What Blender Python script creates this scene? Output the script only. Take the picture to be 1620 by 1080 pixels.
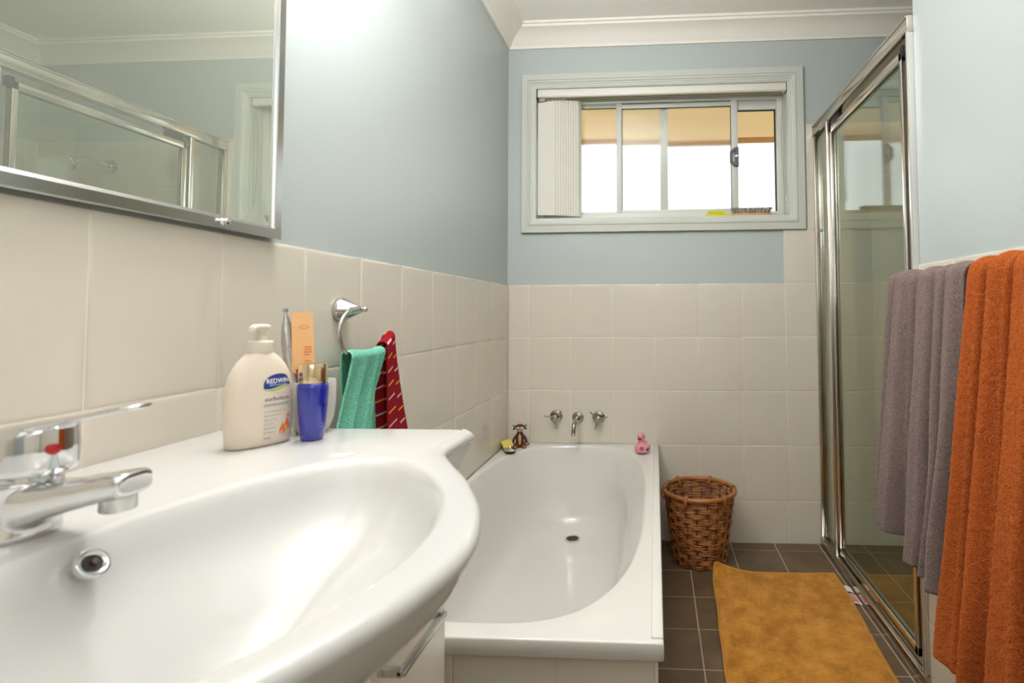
import bpy, bmesh, math, random
from mathutils import Vector, Matrix, noise
for _o in list(bpy.data.objects): bpy.data.objects.remove(_o)
S = bpy.context.scene
COL = S.collection
PI = math.pi
sin, cos = math.sin, math.cos

# ------------------------------------------------------------------ camera
def setup_camera():
    cd = bpy.data.cameras.new('camera'); cam = bpy.data.objects.new('camera', cd); COL.objects.link(cam)
    cd.sensor_width = 36.0; cd.sensor_fit = 'HORIZONTAL'
    cd.lens = 36.0 * 826.6 / 1620.0
    cd.shift_x = -(988.94 - 810) / 1620.0
    cd.shift_y = (457.43 - 540) / 1620.0
    cd.clip_start = 0.02; cd.clip_end = 200
    yaw, pit, rol = 0.05752, 0.04357, -0.00503
    f = Vector((-sin(yaw)*cos(pit), cos(yaw)*cos(pit), sin(pit)))
    r = Vector((cos(yaw), sin(yaw), 0)); u = r.cross(f)
    r2 = r*cos(rol) + u*sin(rol); u2 = -r*sin(rol) + u*cos(rol)
    M = Matrix((r2, u2, -f)).transposed().to_4x4(); M.translation = Vector((0.7008, -2.4611, 1.0541))
    cam.matrix_world = M
    cd.dof.use_dof = True; cd.dof.focus_distance = 2.0; cd.dof.aperture_fstop = 6.3
    S.camera = cam
setup_camera()
S.view_settings.view_transform = 'Standard'; S.view_settings.look = 'None'
S.view_settings.gamma = 1.0; S.view_settings.use_curve_mapping = False
S.view_settings.exposure = 0.06

# ------------------------------------------------------------------ world: bright overcast sky
W = bpy.data.worlds.new('world'); S.world = W; W.use_nodes = True
bg = W.node_tree.nodes['Background']; bg.inputs[0].default_value = (0.93, 0.97, 1.0, 1); bg.inputs[1].default_value = 1.9

# ------------------------------------------------------------------ lights
def area(name, loc, rot, sx, sy, power, color=(1, 1, 1), spread=PI):
    l = bpy.data.lights.new(name, 'AREA'); l.shape = 'RECTANGLE'; l.size = sx; l.size_y = sy
    l.energy = power; l.color = color; l.spread = spread
    o = bpy.data.objects.new(name, l); COL.objects.link(o); o.location = loc; o.rotation_euler = rot
    return o
# photographer's flash, bounced off the ceiling above and behind the camera: lights the ceiling, which lights the room
area('ceiling_glow', (0.72, -2.15, 2.405), (0, 0, 0), 1.3, 2.0, 8.0, (0.98, 0.98, 1.0))
area('bounced_flash', (0.42, -1.52, 2.00), (math.radians(180), 0, 0), 0.5, 0.5, 20, (0.98, 0.98, 1.0))
area('frontal_fill', (0.75, -2.95, 1.75), (math.radians(84), 0, 0), 0.9, 0.9, 2.8, (0.98, 0.98, 1.0))  # unseen soft fill added behind the camera to lift the near surfaces
vl = bpy.data.lights.new('left_wall_fill', 'POINT'); vl.energy = 19.0; vl.color = (0.98, 0.98, 1.0); vl.shadow_soft_size = 0.05
vo_ = bpy.data.objects.new('left_wall_fill', vl); COL.objects.link(vo_); vo_.location = (0.14, -1.58, 1.99)  # unseen point fill, added to brighten the upper left wall; no fixture there
S.cycles.use_denoising = True
S.cycles.max_bounces = 14; S.cycles.glossy_bounces = 8; S.cycles.transmission_bounces = 12; S.cycles.transparent_max_bounces = 16; S.cycles.diffuse_bounces = 5
S.cycles.sample_clamp_indirect = 6.0

# ------------------------------------------------------------------ helpers
def lin(c):
    if isinstance(c, str):
        c = c.lstrip('#'); c = [int(c[i:i+2], 16)/255 for i in (0, 2, 4)]
    return tuple((x/12.92 if x <= 0.04045 else ((x+0.055)/1.055)**2.4) for x in c)

def mat(name, col, rough=0.5, metal=0.0, coat=0.0, trans=0.0, ior=1.5, sheen=0.0, emit=0.0, bump=None, spec=0.5, vary=None, sss=0.0, aniso=0.0):
    """bump=(scale, strength, distance[, stretch]); vary=(scale, colour2, lo, hi)"""
    m = bpy.data.materials.new(name); m.use_nodes = True
    nt = m.node_tree; b = nt.nodes['Principled BSDF']
    c = lin(col); b.inputs['Base Color'].default_value = (*c, 1)
    b.inputs['Roughness'].default_value = rough; b.inputs['Metallic'].default_value = metal
    b.inputs['Coat Weight'].default_value = coat; b.inputs['Coat Roughness'].default_value = 0.05
    b.inputs['Transmission Weight'].default_value = trans; b.inputs['IOR'].default_value = ior
    b.inputs['Sheen Weight'].default_value = sheen; b.inputs['Sheen Roughness'].default_value = 0.4
    b.inputs['Specular IOR Level'].default_value = spec
    if sss: b.inputs['Subsurface Weight'].default_value = sss; b.inputs['Subsurface Scale'].default_value = 0.01
    if emit: b.inputs['Emission Color'].default_value = (*c, 1); b.inputs['Emission Strength'].default_value = emit
    if bump or vary:
        tc = nt.nodes.new('ShaderNodeTexCoord')
    if bump:
        n = nt.nodes.new('ShaderNodeTexNoise'); n.inputs['Scale'].default_value = bump[0]; n.inputs['Detail'].default_value = 3
        mp = nt.nodes.new('ShaderNodeMapping')
        if len(bump) > 3: mp.inputs['Scale'].default_value = bump[3]
        bp = nt.nodes.new('ShaderNodeBump'); bp.inputs['Strength'].default_value = bump[1]; bp.inputs['Distance'].default_value = bump[2]
        nt.links.new(tc.outputs['Object'], mp.inputs[0]); nt.links.new(mp.outputs[0], n.inputs['Vector'])
        nt.links.new(n.outputs['Fac'], bp.inputs['Height']); nt.links.new(bp.outputs[0], b.inputs['Normal'])
    if vary:
        n2 = nt.nodes.new('ShaderNodeTexNoise'); n2.inputs['Scale'].default_value = vary[0]; n2.inputs['Detail'].default_value = 4
        rp = nt.nodes.new('ShaderNodeValToRGB'); rp.color_ramp.elements[0].position = vary[2]; rp.color_ramp.elements[1].position = vary[3]
        rp.color_ramp.elements[0].color = (*c, 1); rp.color_ramp.elements[1].color = (*lin(vary[1]), 1)
        nt.links.new(tc.outputs['Object'], n2.inputs['Vector']); nt.links.new(n2.outputs['Fac'], rp.inputs[0]); nt.links.new(rp.outputs[0], b.inputs['Base Color'])
    return m

M = {}
def defmats():
    M['paint'] = mat('blue_grey_paint', '#b2bab8', 0.36, bump=(140, 0.05, 0.001), spec=0.45)
    M['ceiling'] = mat('ceiling_paint', '#f6f2eb', 0.75)
    M['trimw'] = mat('cornice_paint', '#eee9df', 0.6)
    M['arch'] = mat('window_trim_paint', '#c3c6bd', 0.35)
    M['tile'] = mat('cream_glazed_tile', '#d1c9bb', 0.10, bump=(9, 0.10, 0.004), spec=0.5)
    M['grout'] = mat('cream_grout', '#ddd4c6', 0.8)
    M['ceramic'] = mat('white_ceramic', '#c0beba', 0.06, spec=0.55)
    M['acrylic'] = mat('white_acrylic', '#d5d3cd', 0.12, spec=0.5)
    M['lam'] = mat('white_laminate', '#ded6cb', 0.25)
    M['chrome'] = mat('chrome', '#dcdcdc', 0.05, 1.0)
    M['satin'] = mat('satin_nickel', '#c9c8c6', 0.20, 1.0)
    M['alu'] = mat('polished_aluminium', '#d2cbc2', 0.16, 1.0)
    M['alub'] = mat('bright_aluminium', '#e0ddd8', 0.22, 1.0)
    M['black'] = mat('black_rubber', '#15120f', 0.5)
    M['dark'] = mat('dark_hole', '#2a211c', 0.6)
    M['red'] = mat('red_dot', '#c0202c', 0.3)
    M['winframe'] = mat('white_window_frame', '#cfcfc8', 0.35)
    M['blind'] = mat('off_white_blind_fabric', '#d9d7cd', 0.7)
    M['blindhem'] = mat('pinkish_blind_hem', '#d8cdc4', 0.7)
    M['plastic'] = mat('white_plastic', '#e6e3da', 0.35)
defmats()

def tag(o, label=None, cat=None, group=None, kind=None):
    if label: o['label'] = label
    if cat: o['category'] = cat
    if group: o['group'] = group
    if kind: o['kind'] = kind
    return o
def thing(name, label, cat, loc=(0, 0, 0), rotz=0, group=None):
    o = bpy.data.objects.new(name, None); COL.objects.link(o); o.empty_display_size = 0.05
    o.location = loc; o.rotation_euler = (0, 0, rotz)
    return tag(o, label, cat, group)

class MB:
    """collects geometry; build() links it as one mesh object"""
    def __init__(s): s.v = []; s.f = []; s.m = []; s.cur = 0
    def add(s, vs, fs):
        b = len(s.v); s.v += [tuple(x) for x in vs]; s.f += [tuple(b+i for i in q) for q in fs]; s.m += [s.cur]*len(fs)
        return s
    def box(s, x0, x1, y0, y1, z0, z1, bev=0.0, seg=2):
        if bev <= 0:
            v = [(x, y, z) for x in (x0, x1) for y in (y0, y1) for z in (z0, z1)]
            return s.add(v, [(0, 1, 3, 2), (4, 6, 7, 5), (0, 4, 5, 1), (2, 3, 7, 6), (0, 2, 6, 4), (1, 5, 7, 3)])
        bm = bmesh.new(); bmesh.ops.create_cube(bm, size=1)
        for q in bm.verts: q.co = Vector(((x0+x1)/2+q.co.x*(x1-x0), (y0+y1)/2+q.co.y*(y1-y0), (z0+z1)/2+q.co.z*(z1-z0)))
        bmesh.ops.bevel(bm, geom=bm.edges[:], offset=bev, segments=seg, affect='EDGES', profile=0.5)
        return s.bm(bm)
    def bm(s, bm):
        bm.verts.ensure_lookup_table(); bm.verts.index_update()
        s.add([q.co[:] for q in bm.verts], [[v.index for v in f.verts] for f in bm.faces]); bm.free(); return s
    def loft(s, rings, closed=True, cap0=True, cap1=True, loop=False):
        n = len(rings[0]); vs = [p for r in rings for p in r]; fs = []
        R = len(rings)
        for i in range(R if loop else R-1):
            a = i*n; b = ((i+1) % R)*n
            for j in range(n if closed else n-1):
                k = (j+1) % n; fs.append((a+j, a+k, b+k, b+j))
        if not loop and closed:
            if cap0: fs.append(tuple(reversed(range(n))))
            if cap1: fs.append(tuple((R-1)*n+j for j in range(n)))
        return s.add(vs, fs)
    def tube(s, pts, r, seg=10, closed=False, cap=True, flat=None):
        pts = [Vector(p) for p in pts]; n = len(pts); rings = []
        rr = r if isinstance(r, (list, tuple)) else [r]*n
        prev = None
        for i, p in enumerate(pts):
            if closed: t = (pts[(i+1) % n]-pts[i-1])
            else: t = pts[min(i+1, n-1)]-pts[max(i-1, 0)]
            t.normalize()
            if prev is None:
                a = Vector((0, 0, 1)) if abs(t.z) < 0.9 else Vector((1, 0, 0)); u = t.cross(a).normalized()
            else: u = (prev - t*prev.dot(t)).normalized()
            prev = u; w = t.cross(u)
            fa = flat if flat else (1, 1)
            rings.append([p + u*cos(2*PI*j/seg)*rr[i]*fa[0] + w*sin(2*PI*j/seg)*rr[i]*fa[1] for j in range(seg)])
        return s.loft(rings, True, cap, cap, closed)
    def lathe(s, prof, c=(0, 0, 0), seg=32, axis='z', cap=True, dirv=None):
        """prof: list of (radius, height) along the axis"""
        if dirv is not None: ax = Vector(dirv).normalized()
        else: ax = {'x': Vector((1, 0, 0)), 'y': Vector((0, 1, 0)), 'z': Vector((0, 0, 1))}[axis]
        a = Vector((0, 0, 1)) if abs(ax.z) < 0.9 else Vector((1, 0, 0)); u = a.cross(ax).normalized(); w = ax.cross(u)
        c = Vector(c)
        rings = [[c+ax*h+(u*cos(2*PI*j/seg)+w*sin(2*PI*j/seg))*max(r, 1e-5) for j in range(seg)] for r, h in prof]
        return s.loft(rings, True, cap, cap)
    def sphere(s, c, r, seg=20, rng=12, rot=None):
        r = r if isinstance(r, (tuple, list)) else (r, r, r); c = Vector(c)
        rings = []
        for i in range(rng+1):
            a = -PI/2+PI*i/rng; k = max(cos(a), 1e-4)
            ring = []
            for j in range(seg):
                p = Vector((r[0]*k*cos(2*PI*j/seg), r[1]*k*sin(2*PI*j/seg), r[2]*sin(a)))
                if rot: p = rot @ p
                ring.append(c+p)
            rings.append(ring)
        return s.loft(rings)
    def build(s, name, ms, parent=None, o=(0, 0, 0), smooth=True, sharp=38, at=None):
        me = bpy.data.meshes.new(name)
        me.from_pydata([(x-o[0], y-o[1], z-o[2]) for x, y, z in s.v], [], s.f)
        ms = ms if isinstance(ms, (list, tuple)) else [ms]
        for m in ms: me.materials.append(m)
        me.polygons.foreach_set('material_index', s.m)
        bm = bmesh.new(); bm.from_mesh(me); bmesh.ops.recalc_face_normals(bm, faces=bm.faces[:]); bm.to_mesh(me); bm.free()
        if smooth:
            me.shade_smooth()
            if sharp: me.set_sharp_from_angle(angle=math.radians(sharp))
        ob = bpy.data.objects.new(name, me); COL.objects.link(ob)
        if parent is not None: ob.parent = parent
        elif at is not None: ob.location = at
        elif o != (0, 0, 0): ob.location = o
        return ob

def catmull(pts, n=8, closed=True):
    out = []; N = len(pts); P = [Vector(p) for p in pts]
    for i in range(N if closed else N-1):
        if closed: p0, p1, p2, p3 = P[i-1], P[i], P[(i+1) % N], P[(i+2) % N]
        else: p0, p1, p2, p3 = P[max(i-1, 0)], P[i], P[i+1], P[min(i+2, N-1)]
        for k in range(n):
            t = k/n
            out.append(0.5*((2*p1)+(p2-p0)*t+(2*p0-5*p1+4*p2-p3)*t*t+(3*p1-p0-3*p2+p3)*t**3))
    if not closed: out.append(P[-1])
    return out
def raycast_poly(c, ang, poly):
    dx, dy = cos(ang), sin(ang); best = None
    n = len(poly)
    for i in range(n):
        ax, ay = poly[i][0]-c[0], poly[i][1]-c[1]; bx, by = poly[(i+1) % n][0]-c[0], poly[(i+1) % n][1]-c[1]
        ex, ey = bx-ax, by-ay; den = dx*ey-dy*ex
        if abs(den) < 1e-12: continue
        t = (ax*ey-ay*ex)/den; s = (ax*dy-ay*dx)/den
        if t > 0 and -1e-9 <= s <= 1+1e-9 and (best is None or t < best): best = t
    return (c[0]+dx*best, c[1]+dy*best)

def text_geo(txt, size, bold=0.0, spacing=1.0):
    """the outline of a text as (verts2d, faces), centred, with height `size`"""
    cu = bpy.data.curves.new('t', 'FONT'); cu.body = txt; cu.size = size; cu.offset = bold; cu.space_character = spacing
    cu.align_x = 'LEFT'; cu.resolution_u = 2
    ob = bpy.data.objects.new('t', cu); COL.objects.link(ob)
    dg = bpy.context.evaluated_depsgraph_get(); dg.update()
    me = bpy.data.meshes.new_from_object(ob.evaluated_get(dg))
    v = [(p.co.x, p.co.y) for p in me.vertices]; f = [tuple(q.vertices) for q in me.polygons]
    bpy.data.objects.remove(ob); bpy.data.curves.remove(cu); bpy.data.meshes.remove(me)
    return v, f
# ================================================================== ROOM
TP, TH, ZT = 0.2, 0.2491, 1.1854          # tile pitch, tile height, top of the tiled dado
XR = 1.452; YE = -0.925; XS = 2.46; ZS = ZT + 3*TH; YF = -3.3; ZC = 2.425; YB0 = 0.0
def tiles(mb, u0, u1, v0, v1, uo, vo, place, du=TP, dv=TH, proud=0.0, g=0.0009):
    """pillow-edged tiles filling [u0,u1]x[v0,v1]; seams at uo+k*du and vo-k*dv; place(u,v,h)->xyz"""
    def cuts(a, b, o, d):
        k = math.ceil((a-o)/d + 1e-6); c = [a]
        while o+k*d < b-1e-6: c.append(o+k*d); k += 1
        c.append(b); return c
    cu, cv = cuts(u0, u1, uo, du), cuts(v0, v1, vo, dv)
    prof = [(g, -0.0018), (g+0.0002, -0.0011), (0.0022, -0.00065), (0.0045, -0.0003), (0.010, -0.00008), (0.022, 0.0)]
    for i in range(len(cu)-1):
        for j in range(len(cv)-1):
            a, b, c, d = cu[i], cu[i+1], cv[j], cv[j+1]
            if b-a < 0.012 or d-c < 0.012: continue
            m = min(b-a, d-c)/2*0.8
            tilt = [random.uniform(-0.00035, 0.00035) for _ in range(3)]
            rings = []
            for ins, h in prof:
                ins = min(ins, m)
                ring = []
                # rounded rectangle with 2 subdivisions per side
                for (uu, vv) in ((a+ins, c+ins), ((a+b)/2, c+ins), (b-ins, c+ins), (b-ins, (c+d)/2), (b-ins, d-ins), ((a+b)/2, d-ins), (a+ins, d-ins), (a+ins, (c+d)/2)):
                    tt = tilt[0]+tilt[1]*(uu-a)/(b-a)+tilt[2]*(vv-c)/(d-c)
                    ring.append(place(uu, vv, h+tt+proud))
                rings.append(ring)
            mb.loft(rings, True, False, True)
def quad(mb, p): mb.add(p, [tuple(range(len(p)))])
random.seed(3)
# --- floor: dark tiles, pale grout
def floor_mat():
    m = bpy.data.materials.new('dark_slate_floor_tile'); m.use_nodes = True; nt = m.node_tree; b = nt.nodes['Principled BSDF']
    tc = nt.nodes.new('ShaderNodeTexCoord')
    n = nt.nodes.new('ShaderNodeTexNoise'); n.inputs['Scale'].default_value = 7; n.inputs['Detail'].default_value = 6; n.inputs['Roughness'].default_value = 0.65
    rp = nt.nodes.new('ShaderNodeValToRGB'); rp.color_ramp.elements[0].position = 0.3; rp.color_ramp.elements[1].position = 0.72
    rp.color_ramp.elements[0].color = (*lin('#57442f'), 1); rp.color_ramp.elements[1].color = (*lin('#735f49'), 1)
    nt.links.new(tc.outputs['Object'], n.inputs['Vector']); nt.links.new(n.outputs['Fac'], rp.inputs[0]); nt.links.new(rp.outputs[0], b.inputs['Base Color'])
    b.inputs['Roughness'].default_value = 0.42
    bp = nt.nodes.new('ShaderNodeBump'); bp.inputs['Strength'].default_value = 0.25; bp.inputs['Distance'].default_value = 0.002
    nt.links.new(n.outputs['Fac'], bp.inputs['Height']); nt.links.new(bp.outputs[0], b.inputs['Normal'])
    return m
M['floor'] = floor_mat(); M['fgrout'] = mat('pale_floor_grout', '#b5a592', 0.85)
mb = MB(); mb.box(-0.05, XS+0.05, YF-0.05, 0.05, -0.10, -0.0012)
mb.cur = 1
FX, FY, FW = 0.8398-0.0026, 0.0724, 0.1974
def fl(u, v, h): return (u, v, h*0.5)
tiles(mb, -0.01, XS, YF, 0.0, FX, -FY, fl, FW, FW, 0.0, 0.0019)
fo_ = mb.build('floor', [M['fgrout'], M['floor']]); tag(fo_, kind='structure')
# --- ceiling
mb = MB(); mb.box(-0.2, XS+0.2, YF-0.1, 0.25, ZC, ZC+0.08); tag(mb.build('ceiling', M['ceiling']), kind='structure')
# --- walls (paint faces sit 6 mm behind the tile faces)
P6 = 0.006
mb = MB(); mb.box(-0.14, -P6, YF-0.1, 0.2, -0.1, ZC); wl = tag(mb.build('wall_left', M['paint']), kind='structure')
mb = MB(); mb.cur = 0; mb.box(-P6, -0.0014, YF, 0.0, 0, ZT-0.0015)
mb.cur = 1; tiles(mb, YF, 0.0, 0.0, ZT, -0.0537, ZT, lambda u, v, h: (h, u, v))
# top edge of the dado, glazed and rounded
mb.loft([[(-P6, YF, ZT+0.0005), (-0.003, YF, ZT+0.0005), (-0.0012, YF, ZT-0.0005), (-0.0012, YF, ZT-0.004)], [(-P6, 0, ZT+0.0005), (-0.003, 0, ZT+0.0005), (-0.0012, 0, ZT-0.0005), (-0.0012, 0, ZT-0.004)]], closed=False)
mb.build('tiling', [M['grout'], M['tile']], wl)
# window opening in the back wall
WX0, WX1, WZ0, WZ1 = 0.131, 1.330, 1.498, 2.140
mb = MB()
for (a, b, c, d) in ((-0.14, WX0, -0.1, ZC), (WX1, XS+0.15, -0.1, ZC), (WX0, WX1, -0.1, WZ0), (WX0, WX1, WZ1, ZC)):
    mb.box(a, b, P6, 0.15, c, d)
wb = tag(mb.build('wall_back', M['paint']), kind='structure')
mb = MB(); WT = 1.412
mb.box(0.0, 1.301, 0.0014, P6, 0, ZT-0.0015); mb.box(1.301, XS, 0.0014, P6, 0, ZT+TH-0.0015); mb.box(WT, XS, 0.0014, P6, ZT+TH-0.002, ZS-0.0015)
mb.cur = 1; BP = lambda u, v, h: (u, -h, v)
tiles(mb, 0.0, 1.301, 0.0, ZT, 0.101, ZT, BP)
tiles(mb, 1.301, XS, 0.0, ZT+TH, 0.101, ZT, BP)
tiles(mb, WT, XS, ZT+TH, ZS, 0.101, ZT, BP)
mb.build('tiling', [M['grout'], M['tile']], wb)
# right wall with the towel rail; its end forms the shower recess
mb = MB(); mb.box(XR+P6, XR+0.12, YF-0.1, YE, -0.1, ZC); wr = tag(mb.build('wall_right', M['paint']), kind='structure')
mb = MB(); mb.box(XR+0.0014, XR+P6, YF, YE, 0, ZT-0.0015)
mb.cur = 1; tiles(mb, YF, YE, 0.0, ZT, -1.10, ZT, lambda u, v, h: (XR-h, u, v))
mb.build('tiling', [M['grout'], M['tile']], wr)
# shower recess walls
mb = MB(); mb.box(XR+0.12, XS+0.15, YE-0.10, YE, -0.1, ZC); ws = tag(mb.build('wall_shower_front', M['paint']), kind='structure')
mb = MB(); mb.box(XR+0.03, XS, YE, YE+0.0044, 0, ZS-0.0015); mb.cur = 1
tiles(mb, XR+0.03, XS, 0, ZS, 0.101, ZT, lambda u, v, h: (u, YE+P6+h, v)); mb.build('tiling', [M['grout'], M['tile']], ws)
mb = MB(); mb.box(XS+P6, XS+0.15, YE-0.10, P6, -0.1, ZC); wsr = tag(mb.build('wall_shower_right', M['paint']), kind='structure')
mb = MB(); mb.box(XS+0.0014, XS+P6, YE+P6, 0, 0, ZS-0.0015); mb.cur = 1
tiles(mb, YE+P6, 0, 0, ZS, -0.0537, ZT, lambda u, v, h: (XS-h, u, v)); mb.build('tiling', [M['grout'], M['tile']], wsr)
# wall and door behind the camera
mb = MB(); mb.box(-0.14, XR+0.12, YF-0.1, YF, -0.1, ZC); tag(mb.build('wall_front', M['paint']), kind='structure')
mb = MB(); mb.box(0.45, 1.25, YF, YF+0.012, 0.0, 2.04, 0.004); dr = tag(mb.build('door_1', M['trimw']), kind='structure')
mb = MB(); mb.box(0.38, 0.45, YF, YF+0.02, 0, 2.11, 0.004).box(1.25, 1.32, YF, YF+0.02, 0, 2.11, 0.004).box(0.45, 1.25, YF, YF+0.02, 2.04, 2.11, 0.004); mb.build('door_frame', M['trimw'], dr)
mb = MB(); mb.lathe([(0.024, 0), (0.024, 0.006), (0.009, 0.008), (0.009, 0.03), (0.022, 0.04), (0.024, 0.055), (0.0, 0.065)], (1.19, YF+0.012, 1.0), axis='y'); mb.build('door_handle', M['chrome'], dr)
# --- cornices (a cove with a raised bead along the ceiling)
CP = [(0.0, 2.336), (0.009, 2.336), (0.010, 2.343), (0.018, 2.351), (0.028, 2.365), (0.045, 2.382), (0.066, 2.395), (0.088, 2.4025), (0.0885, 2.4135), (0.098, 2.4145), (0.0985, ZC+0.001)]
def cornice(name, pts):
    """pts: (x, y) wall line with the room side offset directions per point"""
    mb = MB(); mb.loft([[(x+ox*d, y+oy*d, z) for d, z in CP] for x, y, ox, oy in pts], closed=False)
    tag(mb.build(name, M['trimw'], sharp=50), kind='structure')
cornice('trim_1', [(-P6, YF, 1, 0), (-P6, P6, 1, -1)]); cornice('trim_2', [(-P6, P6, 1, -1), (XS+P6, P6, -1, -1)])
cornice('trim_3', [(XS+P6, P6, -1, -1), (XS+P6, YE, -1, 1)]); cornice('trim_4', [(XS+P6, YE, -1, 1), (XR+P6, YE, -1, 1)])
cornice('trim_5', [(XR+P6, YE, -1, 1), (XR+P6, YF, -1, 0)])

# ================================================================== WINDOW
mb = MB()
AP = [(0.0, 0.0), (0.0, 0.010), (0.002, 0.0125), (0.030, 0.0145), (0.0315, 0.0115), (0.0335, 0.0115), (0.036, 0.0155), (0.043, 0.0165), (0.046, 0.0140), (0.0475, 0.0120), (0.052, 0.0115), (0.0545, 0.0095), (0.0575, 0.0085), (0.063, 0.0085), (0.065, 0.0065), (0.0685, 0.0055), (0.0705, 0.0), (0.0705, -0.012)]
ox0, ox1, oz0, oz1 = 0.0625, 1.402, 1.434, 2.205
mb.loft([[(x+sx*d, P6-0.006-p, z+sz*d) for d, p in AP] for x, z, sx, sz in ((ox0, oz0, 1, 1), (ox1, oz0, -1, 1), (ox1, oz1, -1, -1), (ox0, oz1, 1, -1))], closed=False, loop=True)
mb.v = [(x, y, z) for x, y, z in mb.v]
w1 = tag(mb.build('window_1', M['arch'], sharp=25), kind='structure')
# reveal lining
mb = MB(); mb.box(WX0-0.012, WX0+0.001, 0.002, 0.15, WZ0-0.01, WZ1+0.01).box(WX1-0.001, WX1+0.012, 0.002, 0.15, WZ0-0.01, WZ1+0.01).box(WX0, WX1, 0.002, 0.15, WZ1-0.001, WZ1+0.012)
mb.build('reveal', M['arch'], w1)
mb = MB(); mb.box(WX0, WX1, -0.002, 0.15, WZ0-0.012, WZ0+0.002, 0.0015); mb.build('sill', M['arch'], w1)
GY = 0.105
mb = MB()   # outer aluminium frame
x0, x1, z0, z1 = WX0+0.001, WX1-0.001, WZ0+0.002, WZ1-0.001
mb.box(x0, 0.150, 0.085, 0.145, z0, z1, 0.002).box(1.300, x1, 0.085, 0.145, z0, z1, 0.002).box(0.150, 1.300, 0.085, 0.145, z0, 1.538, 0.002).box(0.150, 1.300, 0.085, 0.145, 2.092, z1, 0.002)
mb.box(0.150, 1.300, 0.083, 0.090, z0, 1.530, 0.001)
mb.build('window_frame', M['winframe'], w1)
M['frost'] = None
def glass_frost():
    m = bpy.data.materials.new('frosted_glass'); m.use_nodes = True; nt = m.node_tree; b = nt.nodes['Principled BSDF']
    out = nt.nodes['Material Output']; nt.nodes.remove(b)
    rf = nt.nodes.new('ShaderNodeBsdfRefraction'); rf.inputs['Roughness'].default_value = 0.42; rf.inputs['IOR'].default_value = 1.10; rf.inputs['Color'].default_value = (0.93, 0.96, 0.95, 1)
    gl = nt.nodes.new('ShaderNodeBsdfGlossy'); gl.inputs['Roughness'].default_value = 0.15
    fr = nt.nodes.new('ShaderNodeFresnel'); fr.inputs['IOR'].default_value = 1.5
    mx = nt.nodes.new('ShaderNodeMixShader'); tc = nt.nodes.new('ShaderNodeTexCoord')
    vo = nt.nodes.new('ShaderNodeTexVoronoi'); vo.inputs['Scale'].default_value = 220
    bp = nt.nodes.new('ShaderNodeBump'); bp.inputs['Strength'].default_value = 0.35; bp.inputs['Distance'].default_value = 0.002
    nt.links.new(tc.outputs['Object'], vo.inputs['Vector']); nt.links.new(vo.outputs['Distance'], bp.inputs['Height'])
    nt.links.new(bp.outputs[0], rf.inputs['Normal'])
    nt.links.new(fr.outputs[0], mx.inputs[0]); nt.links.new(rf.outputs[0], mx.inputs[1]); nt.links.new(gl.outputs[0], mx.inputs[2]); nt.links.new(mx.outputs[0], out.inputs[0])
    return m
M['frost'] = glass_frost()
# fixed sash (behind): left edge to the meeting stile
fs = MB(); zb, zt = 1.538, 2.092
fs.box(0.731, 0.768, 0.116, 0.138, zb, zt, 0.0015).box(0.150, 0.731, 0.118, 0.138, zb, 1.553, 0.001).box(0.150, 0.731, 0.118, 0.138, 2.080, zt, 0.001)
fso = fs.build('fixed_sash', M['winframe'], w1)
g = MB(); g.add([(0.150, 0.128, 1.550), (0.733, 0.128, 1.550), (0.733, 0.128, 2.082), (0.150, 0.128, 2.082)], [(0, 1, 2, 3)]); g.build('pane', M['frost'], fso, smooth=False)
# sliding sash (in front), slid half open
ss = MB(); ss.box(0.514, 0.541, 0.094, 0.114, zb-0.004, zt, 0.0015).box(1.079, 1.111, 0.094, 0.114, zb-0.004, zt, 0.0015).box(0.541, 1.079, 0.094, 0.114, zb-0.004, 1.556, 0.001).box(0.541, 1.079, 0.094, 0.114, 2.066, zt-0.006, 0.001)
sso = ss.build('sliding_sash', M['winframe'], w1)
g = MB(); g.add([(0.541, 0.104, 1.555), (1.079, 0.104, 1.555), (1.079, 0.104, 2.068), (0.541, 0.104, 2.068)], [(0, 1, 2, 3)]); g.build('pane', M['frost'], sso, smooth=False)
g = MB(); g.box(0.541, 1.079, 0.1015, 0.1065, 2.064, 2.070).box(0.5405, 0.5435, 0.1, 0.108, 1.556, 2.066).box(1.0765, 1.0795, 0.1, 0.108, 1.556, 2.066); g.build('glazing_seal', M['black'], sso)
g = MB(); g.box(0.150, 0.514, 0.121, 0.126, 2.078, 2.084).box(1.111, 1.300, 0.121, 0.126, 2.045, 2.053).box(1.293, 1.299, 0.118, 0.126, 1.538, 2.05); g.build('weather_seal', M['black'], w1)
g = MB(); g.box(1.111, 1.300, 0.112, 0.124, 2.050, 2.092, 0.001); g.build('head_channel', M['winframe'], w1)
# latch
M['latchgrey'] = mat('grey_latch_metal', '#5f6062', 0.4, 0.5)
lt = MB(); z_ = 1.808; prof = [(1.112, z_-0.046), (1.092, z_-0.046), (1.070, z_-0.026), (1.070, z_+0.026), (1.092, z_+0.046), (1.112, z_+0.046)]
inn = [(1.101, z_-0.030), (1.0915, z_-0.030), (1.081, z_-0.020), (1.081, z_+0.020), (1.0915, z_+0.030), (1.101, z_+0.030)]
n = 6
for ya, yb in ((0.080, 0.094),):
    vs = [(x, ya, z) for x, z in prof]+[(x, ya, z) for x, z in inn]+[(x, yb, z) for x, z in prof]+[(x, yb, z) for x, z in inn]
    fs_ = []
    for i in range(n):
        j = (i+1) % n
        fs_ += [(i, j, n+j, n+i), (2*n+i, 2*n+j, 3*n+j, 3*n+i), (i, j, 2*n+j, 2*n+i), (n+i, n+j, 3*n+j, 3*n+i)]
    lt.add(vs, fs_)
lt.box(1.094, 1.112, 0.078, 0.094, z_-0.046, z_+0.046, 0.001)
lto = lt.build('window_latch', M['latchgrey'], sso, sharp=20)
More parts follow.
